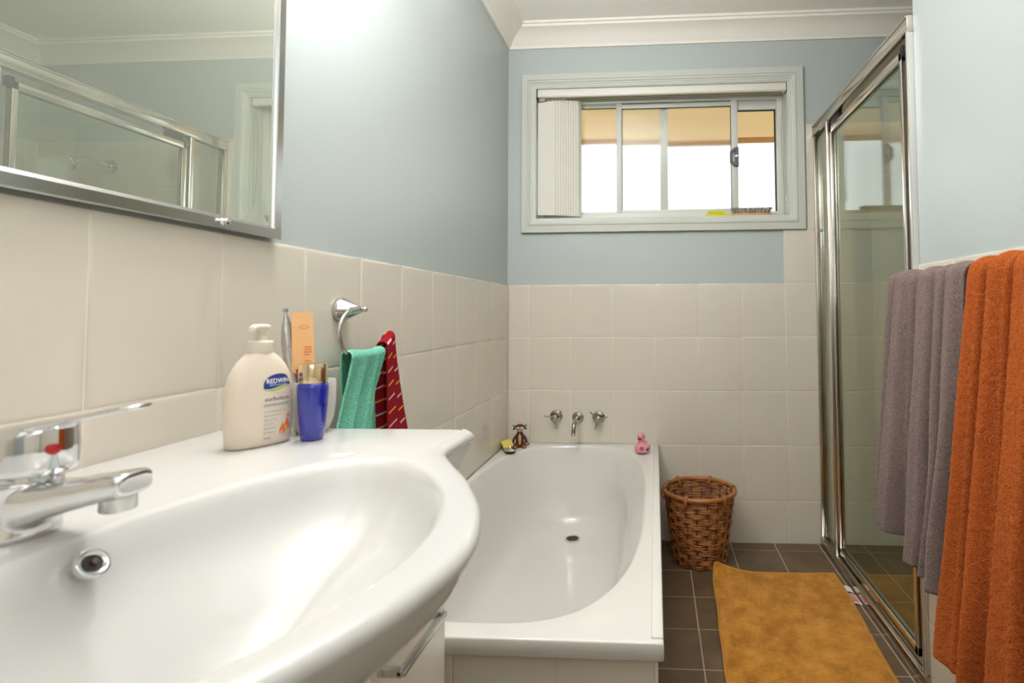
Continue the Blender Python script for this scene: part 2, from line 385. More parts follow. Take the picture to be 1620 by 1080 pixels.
lt = MB(); lt.lathe([(0.0075, 0), (0.0075, 0.003), (0.006, 0.004), (0.0, 0.004)], (1.103, 0.078, z_+0.002), dirv=(0, -1, 0), seg=20); lt.build('lock_barrel', M['chrome'], lto)

# ================================================================== VERTICAL BLIND
vb = thing('vertical_blind', 'white vertical blind drawn back to the left side of the bathroom window', 'blind', (0.132, 0.03, 2.09))
o = (0.132, 0.03, 2.09)
mb = MB(); mb.box(0.137, 1.327, 0.006, 0.044, 2.097, 2.137, 0.003).box(0.138, 1.326, 0.003, 0.006, 2.1005, 2.112, 0.001); mb.build('head_rail', M['plastic'], vb, o)
for xa, xb in ((0.1335, 0.1375), (1.3265, 1.3295)):
    mb = MB(); mb.box(xa, xb, 0.004, 0.046, 2.094, 2.138, 0.001); mb.build('end_cap', M['dark'], vb, o)
mb = MB(); mb.box(0.16, 1.31, 0.018, 0.032, 2.0945, 2.0975); mb.build('track_slot', mat('brown_track', '#8c7458', 0.5), vb, o)
for k in range(11):
    xa = 0.1385 + 0.0118*k; ya = 0.022+0.0042*k
    v = MB(); W_ = 0.086
    ang = 0.10+0.006*k
    xs = xa+ (W_ if k else 0.100)
    zlo = 1.522; ztop = 2.072 - 0.0 + (0.0015*k)
    n_ = 6; ring1 = []; ring2 = []
    for i in range(n_+1):
        t = i/n_; x = xa+(xs-xa)*t; y = ya-0.010+(0.016*(1-t)**2 if k else 0.012*t*t)+0.018*max(0, (t-0.84)/0.16)**1.5-0.003*sin(PI*t)
        ring1.append((x, y, zlo)); ring2.append((x, y, ztop+0.012*min(t, 1)))
    th = 0.0006
    full = lambda r: [(a, b, c) for a, b, c in r]+[(a, b+th, c) for a, b, c in reversed(r)]
    v.loft([full(ring1), full(ring2)])
    vo = v.build('vane', M['blind'], vb, o)
    if k:
        h = MB(); h.loft([[(a, b-0.0007, c) for a, b, c in ring1]+[(a, b-0.0002, c) for a, b, c in reversed(ring1)], [(a, b-0.0007, zlo+0.028) for a, b, c in ring1]+[(a, b-0.0002, zlo+0.028) for a, b, c in reversed(ring1)]]); h.build('hem', M['blindhem'], vo, smooth=False)
    c_ = MB(); c_.box(0.176+0.0095*k, 0.1785+0.0095*k, 0.020, 0.026, 2.082, 2.098); c_.build('vane_carrier', M['plastic'] if k % 2 else M['blindhem'], vb, o)
mb = MB(); mb.box(0.142, 0.172, 0.014, 0.034, 2.080, 2.096, 0.002); mb.build('wand_carrier', mat('beige_plastic', '#a99e8c', 0.5), vb, o)
# bead chain loop with its clear weight
mb = MB()
for i in range(64):
    t = i/63; z = 2.093-0.485*t
    for dx in (0.0, 0.005):
        xx = 1.321 - dx + 0.0*t; mb.sphere((xx - (0.012*sin(PI*t) if dx else 0), 0.018+(0.004 if dx else 0), z), 0.0023, 6, 4)
M['bead'] = mat('beige_bead_chain', '#a38c74', 0.4); mb.build('bead_chain', M['bead'], vb, o)
mb = MB(); mb.tube([(1.321, 0.018, 1.612), (1.3165, 0.018, 1.600), (1.323, 0.018, 1.588), (1.3175, 0.018, 1.578), (1.322, 0.018, 1.568)], 0.003, 8); mb.lathe([(0.002, 0), (0.005, 0.004), (0.005, 0.014), (0.002, 0.018)], (1.325, 0.018, 1.560), seg=10)
M['clearpl'] = mat('clear_plastic', '#f2f2f0', 0.1, trans=0.6); mb.build('chain_weight', M['clearpl'], vb, o)
# ================================================================== BATH
def spow(v, p): return math.copysign(abs(v)**p, v)
def build_bath():
    cx, cy = 0.339, -0.72; X1, Y1 = 0.712, -1.462
    N = 128; ex = 2/3.1
    t0 = thing('bathtub', 'white acrylic bathtub along the left wall below the window', 'bathtub', (0.36, -0.73, 0.0)); o = (0.36, -0.73, 0)
    mb = MB()
    def opening(ix0, ix1, iyb, iyf, z, e=ex):
        r = []
        for k in range(N):
            t = 2*PI*k/N; c, s = cos(t), sin(t)
            a = 0.325-(ix1 if c > 0 else ix0); b = 0.692-(iyb if s > 0 else iyf)
            # blend the side insets so the ring stays smooth
            wx = 0.5+0.5*c; a = 0.325-(ix1*wx+ix0*(1-wx)); wy = 0.5+0.5*s; b = 0.692-(iyb*wy+iyf*(1-wy))
            r.append((cx+a*spow(c, e), cy+b*spow(s, e), z))
        return r
    base = opening(0, 0, 0, 0, 0.44)
    rect = [(0.004, -0.003), (X1, -0.003), (X1, Y1), (0.004, Y1)]
    crn = []
    pr = [raycast_poly((cx, cy), math.atan2(p[1]-cy, p[0]-cx), rect) for p in base]
    for q in rect:
        k = min(range(N), key=lambda i: (pr[i][0]-q[0])**2+(pr[i][1]-q[1])**2); pr[k] = q; crn.append(k)
    def outer(ins, z):
        r = []
        for x, y in pr:
            r.append((min(x, X1-ins), max(y, Y1+ins), z))
        return r
    rings = [outer(0.014, 0.404), outer(0.004, 0.404), outer(0.0, 0.408), outer(0.0, 0.4362), outer(0.0006, 0.4382), outer(0.0018, 0.4395), outer(0.004, 0.44), outer(0.012, 0.44), outer(0.024, 0.44)]
    rings += [opening(-0.006, -0.006, -0.004, -0.006, 0.4400), opening(0, 0, 0, 0, 0.4388), opening(0.004, 0.004, 0.004, 0.004, 0.4350), opening(0.008, 0.009, 0.008, 0.010, 0.425)]
    rings += [opening(0.018, 0.034, 0.014, 0.03, 0.38), opening(0.030, 0.064, 0.022, 0.065, 0.32), opening(0.033, 0.070, 0.025, 0.075, 0.306), opening(0.036, 0.073, 0.028, 0.085, 0.292), opening(0.045, 0.076, 0.034, 0.115, 0.25), opening(0.058, 0.081, 0.045, 0.16, 0.20), opening(0.072, 0.088, 0.060, 0.205, 0.15, 0.7), opening(0.090, 0.105, 0.080, 0.245, 0.118, 0.75), opening(0.120, 0.130, 0.110, 0.290, 0.098, 0.8), opening(0.165, 0.170, 0.150, 0.35, 0.088, 0.85), opening(0.25, 0.25, 0.30, 0.50, 0.083, 1.0), opening(0.31, 0.31, 0.60, 0.64, 0.082, 1.0)]
    mb.loft(rings, True, False, True)
    tub = mb.build('tub', M['acrylic'], t0, o, sharp=60)
    # low raised lip along the open side
    mb = MB(); mb.box(0.688, X1-0.0008, Y1+0.012, -0.001, 0.437, 0.4445, 0.0028, 3); mb.build('side_lip', M['acrylic'], t0, o)
    # waste
    d = MB(); dx, dy, dz = 0.3405, -0.205, 0.0905
    d.lathe([(0.033, -0.004), (0.034, 0.0015), (0.031, 0.0035), (0.026, 0.002), (0.0235, -0.002), (0.0235, -0.012)], (dx, dy, dz), seg=36, cap=False)
    dr = d.build('waste', M['chrome'], t0, o)
    d = MB(); d.lathe([(0.0255, 0.0012), (0.0, 0.0008)], (dx, dy, dz), seg=24, cap=False); d.sphere((dx, dy, dz+0.001), 0.003, 8, 6); d.build('waste_grate', M['dark'], dr, o)
    # tiled surround
    s = thing('bath_surround', 'cream tiled box panel carrying the front and side of the white bathtub', 'bath panel', (0.35, -0.72, 0)); so = (0.35, -0.72, 0)
    m2 = MB(); m2.box(0.0005, 0.6975, -1.4425, -1.41, 0.0, 0.4035).box(0.665, 0.6975, -1.41, -0.0005, 0.0, 0.4035)
    m2.build('backing', M['grout'], s, so)
    m3 = MB(); tiles(m3, 0.0005, 0.700, 0, 0.4035, 0.306, 0.4035, lambda u, v, h: (u, -1.4455-h, v))
    tiles(m3, -1.4455, -0.0005, 0, 0.4035, -1.24, 0.4035, lambda u, v, h: (0.7002+h, u, v))
    m3.build('tiling', M['tile'], s, so)
    m3 = MB(); m3.box(0.694, 0.7012, -1.4475, -1.4405, 0.0, 0.4035, 0.002); m3.build('corner_trim', M['tile'], s, so)
random.seed(5); build_bath()

# --- wall taps over the bath
M['dchrome'] = mat('dull_chrome', '#a5a19a', 0.12, 1.0)
def bath_handle(x, z, lab, rot):
    t = thing('bath_tap', lab, 'tap', (x, -0.0005, z), group='chrome wall taps over the bath'); o = (x, -0.0005, z)
    m = MB(); m.lathe([(0.0295, 0), (0.0298, 0.002), (0.0285, 0.006), (0.022, 0.009), (0.017, 0.010), (0.0135, 0.016), (0.0135, 0.03)], o, dirv=(0, -1, 0), seg=36); m.build('flange', M['dchrome'], t, o)
    m = MB(); m.lathe([(0.0125, 0.028), (0.015, 0.031), (0.0155, 0.045), (0.014, 0.052), (0.006, 0.055), (0.0, 0.0555)], o, dirv=(0, -1, 0), seg=28); m.build('hub', M['dchrome'], t, o)
    for k in range(3):
        a = rot+k*2*PI/3; d = Vector((cos(a), -0.25, sin(a)))
        c = Vector((x, -0.040, z)); m = MB()
        m.tube([c+d*0.010, c+d*0.026, c+d*0.046], [0.0038, 0.0034, 0.0030], 10); m.sphere(c+d*0.046, 0.0032, 8, 6); m.build('handle_pin', M['dchrome'], t, o)
    return t
bath_handle(0.231, 0.566, 'left chrome bath tap with thin handle pins, on the bull figurine side of the spout', PI*0.92)
bath_handle(0.432, 0.562, 'right chrome bath tap with thin handle pins, on the pink duck side of the spout', PI*0.75)
t = thing('bath_spout', 'short bent chrome spout on the tiles between the two bath taps', 'spout', (0.334, -0.0005, 0.561)); o = (0.334, -0.0005, 0.561)
m = MB(); m.lathe([(0.0265, 0), (0.0268, 0.002), (0.0255, 0.006), (0.018, 0.009), (0.0125, 0.011), (0.0115, 0.014)], o, dirv=(0, -1, 0), seg=36); m.build('flange', M['dchrome'], t, o)
m = MB(); pts = catmull([(0.334, -0.008, 0.561), (0.333, -0.040, 0.561), (0.3325, -0.070, 0.559), (0.331, -0.095, 0.548), (0.330, -0.106, 0.530), (0.330, -0.110, 0.505)], 5, False)
m.tube(pts, 0.0095, 16); m.build('pipe', M['dchrome'], t, o)
m = MB(); m.lathe([(0.0092, 0), (0.0103, 0.0), (0.0103, 0.010), (0.0095, 0.011)], (0.330, -0.110, 0.502), seg=20); m.build('outlet', M['satin'], t, o)

# ================================================================== VANITY + BASIN
CYB = -2.05   # centre line of the basin
def build_vanity():
    t = thing('vanity_cabinet', 'white laminate vanity cabinet under the ceramic washbasin', 'cabinet', (0.19, CYB, 0)); o = (0.19, CYB, 0)
    ya, yb = -2.442, -1.648
    m = MB(); m.box(0.001, 0.353, ya, yb, 0.10, 0.700, 0.0012).box(0.001, 0.353, ya, ya+0.016, 0.70, 0.815).box(0.001, 0.353, yb-0.016, yb, 0.70, 0.815); m.build('body', M['lam'], t, o)
    m = MB(); m.box(0.02, 0.32, ya+0.01, yb-0.01, 0.0, 0.10); m.build('plinth', M['lam'], t, o)
    def front(name, y0, y1, z0, z1, hy0, hy1, hz):
        m = MB(); m.box(0.3545, 0.3725, y0, y1, z0, z1, 0.0012); d = m.build(name, M['lam'], t, o)
        m = MB()
        m.box(0.396, 0.407, hy0, hy1, hz-0.003, hz+0.003, 0.001).box(0.3725, 0.402, hy0, hy0+0.008, hz-0.005, hz+0.005, 0.001).box(0.3725, 0.402, hy1-0.008, hy1, hz-0.005, hz+0.005, 0.001)
        m.build('handle', M['satin'], d, o)
    front('door', -1.858, yb-0.001, 0.105, 0.700, -1.850, -1.725, 0.634)
    front('door', -2.238, -1.861, 0.105, 0.700, -2.15, -1.95, 0.634)
    front('door', ya+0.001, -2.241, 0.105, 0.700, -2.375, -2.250, 0.634)
build_vanity()

def build_basin():
    o = (0.2, CYB, 0.80); t = thing('washbasin', 'large white ceramic washbasin with a bowed front, in the left foreground', 'basin', o)
    half = [(0.002, -1.634), (0.15, -1.6335), (0.30, -1.6335), (0.385, -1.6345), (0.409, -1.640), (0.4185, -1.655), (0.4175, -1.685), (0.4145, -1.720), (0.4145, -1.748), (0.421, -1.770), (0.436, -1.795), (0.458, -1.828), (0.485, -1.868), (0.510, -1.912), (0.532, -1.958), (0.547, -2.005)]
    full = half+[(0.5535, CYB)]+[(x, 2*CYB-y) for x, y in reversed(half)]
    back = [full[0], full[-1]]
    poly = [tuple(p[:2]) for p in catmull([(x, y, 0) for x, y in full], 6, False)]
    # keep catmull on the straight back edge from bulging: close with straight line
    ih = [(0.2255, -1.985), (0.243, -1.915), (0.268, -1.855), (0.300, -1.815), (0.338, -1.800), (0.378, -1.810), (0.420, -1.842), (0.458, -1.888), (0.487, -1.942), (0.504, -1.995)]
    inner = [(0.220, CYB)]+ih+[(0.5105, CYB)]+[(x, 2*CYB-y) for x, y in reversed(ih)]
    ipoly = [tuple(p[:2]) for p in catmull([(x, y, 0) for x, y in inner], 6, True)]
    C0 = (0.345, CYB); N = 224
    angs = sorted([2*PI*k/N for k in range(N)])
    keys = [math.atan2(y-C0[1], x-C0[0]) % (2*PI) for x, y in (full[0], full[-1], full[4], full[5], full[-5], full[-6])]
    for a in keys:
        k = min(range(N), key=lambda i: abs(angs[i]-a)); angs[k] = a
    O = [raycast_poly(C0, a, poly) for a in angs]; I = [raycast_poly(C0, a, ipoly) for a in angs]
    def normals(P):
        out = []
        for i in range(len(P)):
            a, b = P[i-2], P[(i+2) % len(P)]; d = Vector((b[0]-a[0], b[1]-a[1])).normalized(); out.append(Vector((-d.y, d.x)))   # inward for ccw
        return out
    NO = normals(O)
    def off(d, z):
        r = []
        for (x, y), n in zip(O, NO):
            nx, ny = x+n.x*d, y+n.y*d
            r.append((max(nx, 0.0008), ny, z))
        return r
    def under(u):
        r = []
        for (x, y), n in zip(O, NO):
            w = min(max((x-0.385)/0.15, 0), 1); w = w*w*(3-2*w)
            d = 0.004+0.010*u
            px, py = x+n.x*d, y+n.y*d
            zz = 0.8545-(0.030+0.112*w)*u
            g = (1-cos(u*PI/2))**0.85
            tx = 0.372+0.004*u
            if px > tx: px = px+(tx-px)*g*w**0.5
            # draw the bow's flanks in towards the middle as it tucks under
            py = CYB+(py-CYB)*(1-0.10*g*w)
            r.append((max(px, 0.0008), py, zz))
        return r
    rings = [[(min(x, 0.345), y, 0.703) for x, y, z in off(0.040, 0.703)], [(min(x, 0.348), y, 0.708) for x, y, z in off(0.036, 0.708)]]
    rings += [under(u) for u in (1.0, 0.85, 0.7, 0.55, 0.42, 0.3, 0.2, 0.12, 0.05)]
    rings += [off(0.0015, 0.8565), off(0.0, 0.8605), off(0.0015, 0.8650), off(0.0045, 0.8685), off(0.0090, 0.8702), off(0.0150, 0.8706)]
    def inn(s, z, sh=0.0, dx=0.0):
        cc = (0.375, CYB); return [(cc[0]+(x-cc[0])*s+dx, cc[1]+(y-cc[1])*s, z) for x, y in I]
    rings += [inn(1.035, 0.8700), inn(1.01, 0.8690), inn(0.985, 0.8655), inn(0.955, 0.858), inn(0.92, 0.845), inn(0.875, 0.829), inn(0.81, 0.813), inn(0.72, 0.799), inn(0.60, 0.786, dx=-0.006), inn(0.45, 0.768, dx=-0.012), inn(0.28, 0.745, dx=-0.020), inn(0.12, 0.733, dx=-0.022), inn(0.075, 0.732, dx=-0.022)]
    m = MB(); m.loft(rings, True, True, True); b = m.build('bowl', M['ceramic'], t, o, sharp=70)
    # overflow ring in the back wall of the bowl
    nrm = Vector((0.78, -0.02, 0.62)).normalized(); c = Vector((0.2415, -2.052, 0.8520))
    m = MB(); m.lathe([(0.0118, -0.004), (0.0126, 0.000), (0.0120, 0.0014), (0.0103, 0.0018), (0.0080, 0.0008), (0.0069, -0.001), (0.0067, -0.008)], c, dirv=nrm, seg=36, cap=False); ov = m.build('overflow_ring', M['chrome'], t, o)
    m = MB(); m.lathe([(0.0072, -0.0002), (0.0, -0.0006)], c, dirv=nrm, seg=24, cap=False); ho = m.build('overflow_hole', M['dark'], ov, o)
    m = MB(); m.sphere(c+nrm*0.0003+Vector((0.0006, 0.0012, 0.001)), 0.0024, 10, 8); m.build('overflow_screw', mat('brown_brass', '#7a6252', 0.35, 0.7), ov, o)
    m = MB(); m.lathe([(0.021, -0.002), (0.022, 0.001), (0.020, 0.002), (0.015, 0.003), (0.0, 0.004)], (0.352, CYB, 0.7335), seg=32); m.build('waste', M['chrome'], t, o)
build_basin()

# --- mixer tap
def build_mixer():
    X, Y, Z = 0.150, -2.045, 0.8702; o = (X, Y, Z)
    t = thing('mixer_tap', 'chrome single lever mixer tap with a red dot, behind the washbasin bowl', 'tap', o)
    def rem(ob, v, it):
        r = ob.modifiers.new('r', 'REMESH'); r.mode = 'VOXEL'; r.voxel_size = v; r.use_smooth_shade = True
        q = ob.modifiers.new('s', 'SMOOTH'); q.iterations = it; q.factor = 0.5
    def ell(cx, cy, z, a, b, n=36, p=1.0, tilt=0.0): return [(cx+a*spow(cos(2*PI*k/n), p), cy+b*spow(sin(2*PI*k/n), p), z+tilt*a*cos(2*PI*k/n)) for k in range(n)]
    m = MB()
    m.loft([ell(X+dx, Y, Z+z, a, b, p=0.9) for dx, z, a, b in ((-0.008, 0.0, 0.0480, 0.034), (-0.007, 0.003, 0.0475, 0.0335), (-0.004, 0.012, 0.0435, 0.030), (0.0, 0.024, 0.0395, 0.027), (0.004, 0.036, 0.0365, 0.026), (0.009, 0.0445, 0.0350, 0.0255), (0.010, 0.0475, 0.0335, 0.0245))])
    secs = []
    for x, zc, h, w in ((0.150, 0.022, 0.022, 0.021), (0.170, 0.0240, 0.0215, 0.021), (0.188, 0.0275, 0.0170, 0.020), (0.204, 0.0315, 0.0140, 0.0188), (0.228, 0.0370, 0.0122, 0.0178), (0.252, 0.0420, 0.0110, 0.0170), (0.266, 0.0445, 0.0105, 0.0166), (0.2705, 0.0450, 0.0085, 0.0140)):
        secs.append([(x, Y+w*spow(cos(2*PI*k/36), 0.55), Z+zc+h*spow(sin(2*PI*k/36), 0.55)) for k in range(36)])
    m.loft(secs)
    b = m.build('body', M['chrome'], t, o); rem(b, 0.0012, 7)
    m = MB(); m.lathe([(0.0115, 0.0), (0.0122, 0.001), (0.0122, 0.014)], (0.2545, Y, Z+0.0225), seg=28); m.lathe([(0.0095, 0.0015), (0.0, 0.0015)], (0.2545, Y, Z+0.0225), seg=20, cap=False); m.build('aerator', M['satin'], b, o)
    m = MB(); m.loft([ell(X+0.014, Y, Z+z, a, b_) for z, a, b_ in ((0.0465, 0.030, 0.0205), (0.0495, 0.0285, 0.021), (0.0540, 0.028, 0.0205))]); m.build('collar', M['chrome'], t, o)
    m = MB()
    m.loft([ell(X+0.018, Y, Z+z, a, b_, p=0.85, tilt=tl) for z, a, b_, tl in ((0.0525, 0.0365, 0.0245, 0.0), (0.0560, 0.0385, 0.0260, 0.03), (0.0700, 0.0390, 0.0265, 0.12), (0.0820, 0.0380, 0.0260, 0.21), (0.0850, 0.0350, 0.0235, 0.22))])
    secs = []
    for x, zc, h, w in ((0.130, 0.0795, 0.0050, 0.0200), (0.160, 0.0860, 0.0055, 0.0240), (0.190, 0.0915, 0.0046, 0.0200), (0.210, 0.0955, 0.0037, 0.0160), (0.230, 0.0998, 0.0031, 0.0138), (0.250, 0.1040, 0.0029, 0.0130), (0.265, 0.1068, 0.0029, 0.0130), (0.272, 0.1078, 0.0026, 0.0110), (0.2755, 0.1080, 0.0018, 0.0070)):
        secs.append([(x, Y+w*cos(2*PI*k/28), Z+zc+h*sin(2*PI*k/28)) for k in range(28)])
    m.loft(secs)
    l = m.build('lever', M['chrome'], t, o); rem(l, 0.0011, 5)
    m = MB(); m.lathe([(0.0045, -0.002), (0.0045, 0.001), (0.003, 0.0016), (0.0, 0.0018)], (0.2075, Y-0.010, Z+0.0740), dirv=(1, -0.1, 0.0), seg=20); m.build('temperature_dot', M['red'], l, o)
build_mixer()
# ================================================================== SHOWER SCREEN
def glass_green():
    m = bpy.data.materials.new('green_tinted_glass'); m.use_nodes = True; nt = m.node_tree; nt.nodes.remove(nt.nodes['Principled BSDF']); out = nt.nodes['Material Output']
    tr = nt.nodes.new('ShaderNodeBsdfTransparent'); tr.inputs['Color'].default_value = (0.93, 0.955, 0.895, 1)
    gl = nt.nodes.new('ShaderNodeBsdfGlossy'); gl.inputs['Roughness'].default_value = 0.0; gl.inputs['Color'].default_value = (0.9, 0.95, 0.92, 1)
    lw = nt.nodes.new('ShaderNodeLayerWeight'); lw.inputs['Blend'].default_value = 0.5
    pw = nt.nodes.new('ShaderNodeMath'); pw.operation = 'POWER'; pw.inputs[1].default_value = 5.0
    ma = nt.nodes.new('ShaderNodeMath'); ma.operation = 'MULTIPLY_ADD'; ma.inputs[1].default_value = 0.96; ma.inputs[2].default_value = 0.04
    mx = nt.nodes.new('ShaderNodeMixShader')
    nt.links.new(lw.outputs['Facing'], pw.inputs[0]); nt.links.new(pw.outputs[0], ma.inputs[0]); nt.links.new(ma.outputs[0], mx.inputs[0])
    nt.links.new(tr.outputs[0], mx.inputs[1]); nt.links.new(gl.outputs[0], mx.inputs[2]); nt.links.new(mx.outputs[0], out.inputs[0])
    return m
M['glass'] = glass_green()
def build_screen():
    t = thing('shower_screen', 'framed green glass shower screen with a pivot door, right of the window', 'shower screen', (1.46, -0.45, 0)); o = (1.46, -0.45, 0)
    ye = YE+0.001
    m = MB(); m.box(1.440, 1.478, ye, -0.0035, 1.868, 1.918, 0.003).box(1.437, 1.441, ye, -0.0035, 1.868, 1.874, 0.001).box(1.437, 1.441, ye, -0.0035, 1.910, 1.916, 0.001); m.build('top_rail', M['alu'], t, o)
    m = MB(); m.box(1.438, 1.480, ye, -0.0035, 0.0002, 0.040, 0.003); m.box(1.446, 1.452, ye, -0.0035, 0.040, 0.047, 0.001); m.build('sill', M['alu'], t, o)
    m = MB(); m.box(1.442, 1.476, -0.020, -0.0035, 0.04, 1.868, 0.002); m.build('wall_channel', M['alu'], t, o)
    m = MB(); m.box(1.441, 1.478, ye, ye+0.018, 0.04, 1.868, 0.002).box(1.438, 1.443, ye, ye+0.006, 0.04, 1.868, 0.001); m.build('wall_channel', M['alub'], t, o)
    m = MB(); m.box(1.436, 1.476, -0.212, -0.192, 0.04, 1.868, 0.004, 3); m.build('post', M['alub'], t, o)
    f = thing_part = None
    m = MB(); m.box(1.456, 1.461, -0.193, -0.018, 0.045, 1.870); g = m.build('fixed_pane', M['glass'], t, o, smooth=False)
    m = MB(); m.box(1.4545, 1.4565, -0.0225, -0.019, 0.045, 1.868).box(1.4545, 1.4565, -0.1935, -0.190, 0.045, 1.868).box(1.4535, 1.4625, -0.193, -0.018, 1.866, 1.8695); m.build('seal', M['black'], g, o)
    # door
    da, db = -0.872, -0.222
    m = MB()
    m.box(1.446, 1.470, da, db, 1.808, 1.836, 0.002).box(1.446, 1.470, da, db, 0.062, 0.088, 0.002).box(1.446, 1.470, db-0.018, db, 0.062, 1.836, 0.002).box(1.446, 1.470, da, da+0.018, 0.062, 1.836, 0.002)
    d = m.build('door', M['alu'], t, o)
    m = MB(); m.box(1.456, 1.461, da+0.016, db-0.016, 0.086, 1.810); m.build('door_pane', M['glass'], d, o, smooth=False)
    m = MB(); m.box(1.4535, 1.4565, da+0.016, db-0.016, 1.8055, 1.8085).box(1.4535, 1.4565, db-0.020, db-0.0175, 0.088, 1.808).box(1.4535, 1.4565, da+0.016, db-0.016, 0.0875, 0.0895); m.build('seal', M['black'], d, o)
    m = MB(); m.box(1.450, 1.468, -0.320, -0.232, 1.837, 1.8675, 0.004); m.build('pivot_block', M['black'], d, o)
    m = MB(); m.box(1.444, 1.468, -0.886, -0.866, 1.815, 1.850, 0.005); m.build('pivot_block', M['black'], d, o)
    m = MB(); m.box(1.452, 1.470, -0.40, -0.245, 0.0405, 0.0615, 0.003); m.build('bottom_seal', M['black'], d, o)
    m = MB(); m.lathe([(0.007, 0), (0.007, 0.006), (0.0, 0.009)], (1.456, -0.06, 1.420), dirv=(-1, 0, 0), seg=16); m.build('screw_cap', M['chrome'], g, o)
build_screen()
def build_shower_head():
    x, z = 2.057, 1.802; o = (x, -0.001, z)
    t = thing('wall_mounted_shower', 'chrome shower head on the back wall inside the shower recess', 'shower head', o)
    m = MB(); m.lathe([(0.036, 0), (0.036, 0.004), (0.024, 0.008), (0.012, 0.010)], o, dirv=(0, -1, 0), seg=28); m.build('flange', M['chrome'], t, o)
    m = MB(); m.tube(catmull([(x, -0.005, z), (x, -0.06, z+0.005), (x, -0.12, z+0.004), (x, -0.155, z-0.008)], 5, False), 0.010, 12); m.build('arm', M['chrome'], t, o)
    m = MB(); m.lathe([(0.012, -0.01), (0.016, 0.01), (0.036, 0.045), (0.037, 0.052), (0.034, 0.056), (0, 0.056)], (x, -0.155, z-0.008), dirv=(0, -0.85, -0.5), seg=28); m.build('rose', M['chrome'], t, o)
build_shower_head()

# ================================================================== MIRROR
def dusty_mirror():
    m = mat('dusty_mirror_silver', '#dfe7da', 0.0, 1.0); nt = m.node_tree; out = nt.nodes['Material Output']
    d = nt.nodes.new('ShaderNodeBsdfDiffuse'); d.inputs['Color'].default_value = (*lin('#dfe3d6'), 1)
    mx = nt.nodes.new('ShaderNodeMixShader'); mx.inputs[0].default_value = 0.22
    nt.links.new(nt.nodes['Principled BSDF'].outputs[0], mx.inputs[1]); nt.links.new(d.outputs[0], mx.inputs[2]); nt.links.new(mx.outputs[0], out.inputs[0])
    return m
def build_mirror():
    y0, y1, z0, z1 = -2.46, -1.540, 1.190, 1.98; X = 0.001
    t = thing('wall_mirror', 'aluminium framed mirror on the left wall above the washbasin', 'mirror', (0.0, -2.0, 1.58)); o = (0.0, -2.0, 1.58)
    m = MB()
    prof = [(0.0, X), (0.0, 0.011), (0.0018, 0.0135), (0.0165, 0.0135), (0.0185, 0.0125), (0.0205, 0.0085), (0.0225, 0.0075), (0.0225, X)]
    m.loft([[(x, y+sy*d, z+sz*d) for d, x in prof] for y, z, sy, sz in ((y0, z0, 1, 1), (y1, z0, -1, 1), (y1, z1, -1, -1), (y0, z1, 1, -1))], loop=True)
    fr = m.build('frame', M['satin'], t, o, sharp=20)
    m = MB(); m.box(0.002, 0.0075, y0+0.021, y1-0.021, z0+0.021, z1-0.021)
    mm = dusty_mirror(); m.build('mirror_glass', mm, t, o, smooth=False)
    m = MB(); m.lathe([(0.0058, 0), (0.0060, 0.0015), (0.0042, 0.003), (0.0036, 0.005), (0.0048, 0.0062), (0.0060, 0.0085), (0.0056, 0.0105), (0.003, 0.012), (0, 0.0123)], (0.0128, -1.6720, 1.2010), dirv=(1, 0, 0), seg=24); m.build('knob', M['chrome'], fr, o)
build_mirror()

# ================================================================== TOWELS
def terry(name, col, col2, scale=420, bstr=0.9, sheen=0.5, dist=0.004):
    m = bpy.data.materials.new(name); m.use_nodes = True; nt = m.node_tree; b = nt.nodes['Principled BSDF']
    tc = nt.nodes.new('ShaderNodeTexCoord'); n = nt.nodes.new('ShaderNodeTexNoise'); n.inputs['Scale'].default_value = scale; n.inputs['Detail'].default_value = 2
    n2 = nt.nodes.new('ShaderNodeTexNoise'); n2.inputs['Scale'].default_value = scale*0.22; n2.inputs['Detail'].default_value = 3
    ad = nt.nodes.new('ShaderNodeMath'); ad.operation = 'ADD'
    rp = nt.nodes.new('ShaderNodeValToRGB'); rp.color_ramp.elements[0].position = 0.35; rp.color_ramp.elements[1].position = 0.68
    rp.color_ramp.elements[0].color = (*lin(col2), 1); rp.color_ramp.elements[1].color = (*lin(col), 1)
    bp = nt.nodes.new('ShaderNodeBump'); bp.inputs['Strength'].default_value = bstr; bp.inputs['Distance'].default_value = dist
    for q in (n, n2): nt.links.new(tc.outputs['Object'], q.inputs['Vector'])
    nt.links.new(n.outputs['Fac'], ad.inputs[0]); nt.links.new(n2.outputs['Fac'], ad.inputs[1]); nt.links.new(ad.outputs[0], bp.inputs['Height'])
    nt.links.new(n.outputs['Fac'], rp.inputs[0]); nt.links.new(rp.outputs[0], b.inputs['Base Color']); nt.links.new(bp.outputs[0], b.inputs['Normal'])
    b.inputs['Roughness'].default_value = 0.95; b.inputs['Sheen Weight'].default_value = sheen; b.inputs['Sheen Roughness'].default_value = 0.35; b.inputs['Sheen Tint'].default_value = (*lin(col), 1)
    b.inputs['Specular IOR Level'].default_value = 0.1
    return m
def interp(tab, s):
    if s <= tab[0][0]: return tab[0][1]
    for (a, x), (b, y) in zip(tab, tab[1:]):
        if s <= b:
            t = (s-a)/(b-a); t = t*t*(3-2*t); return x+(y-x)*t
    return tab[-1][1]
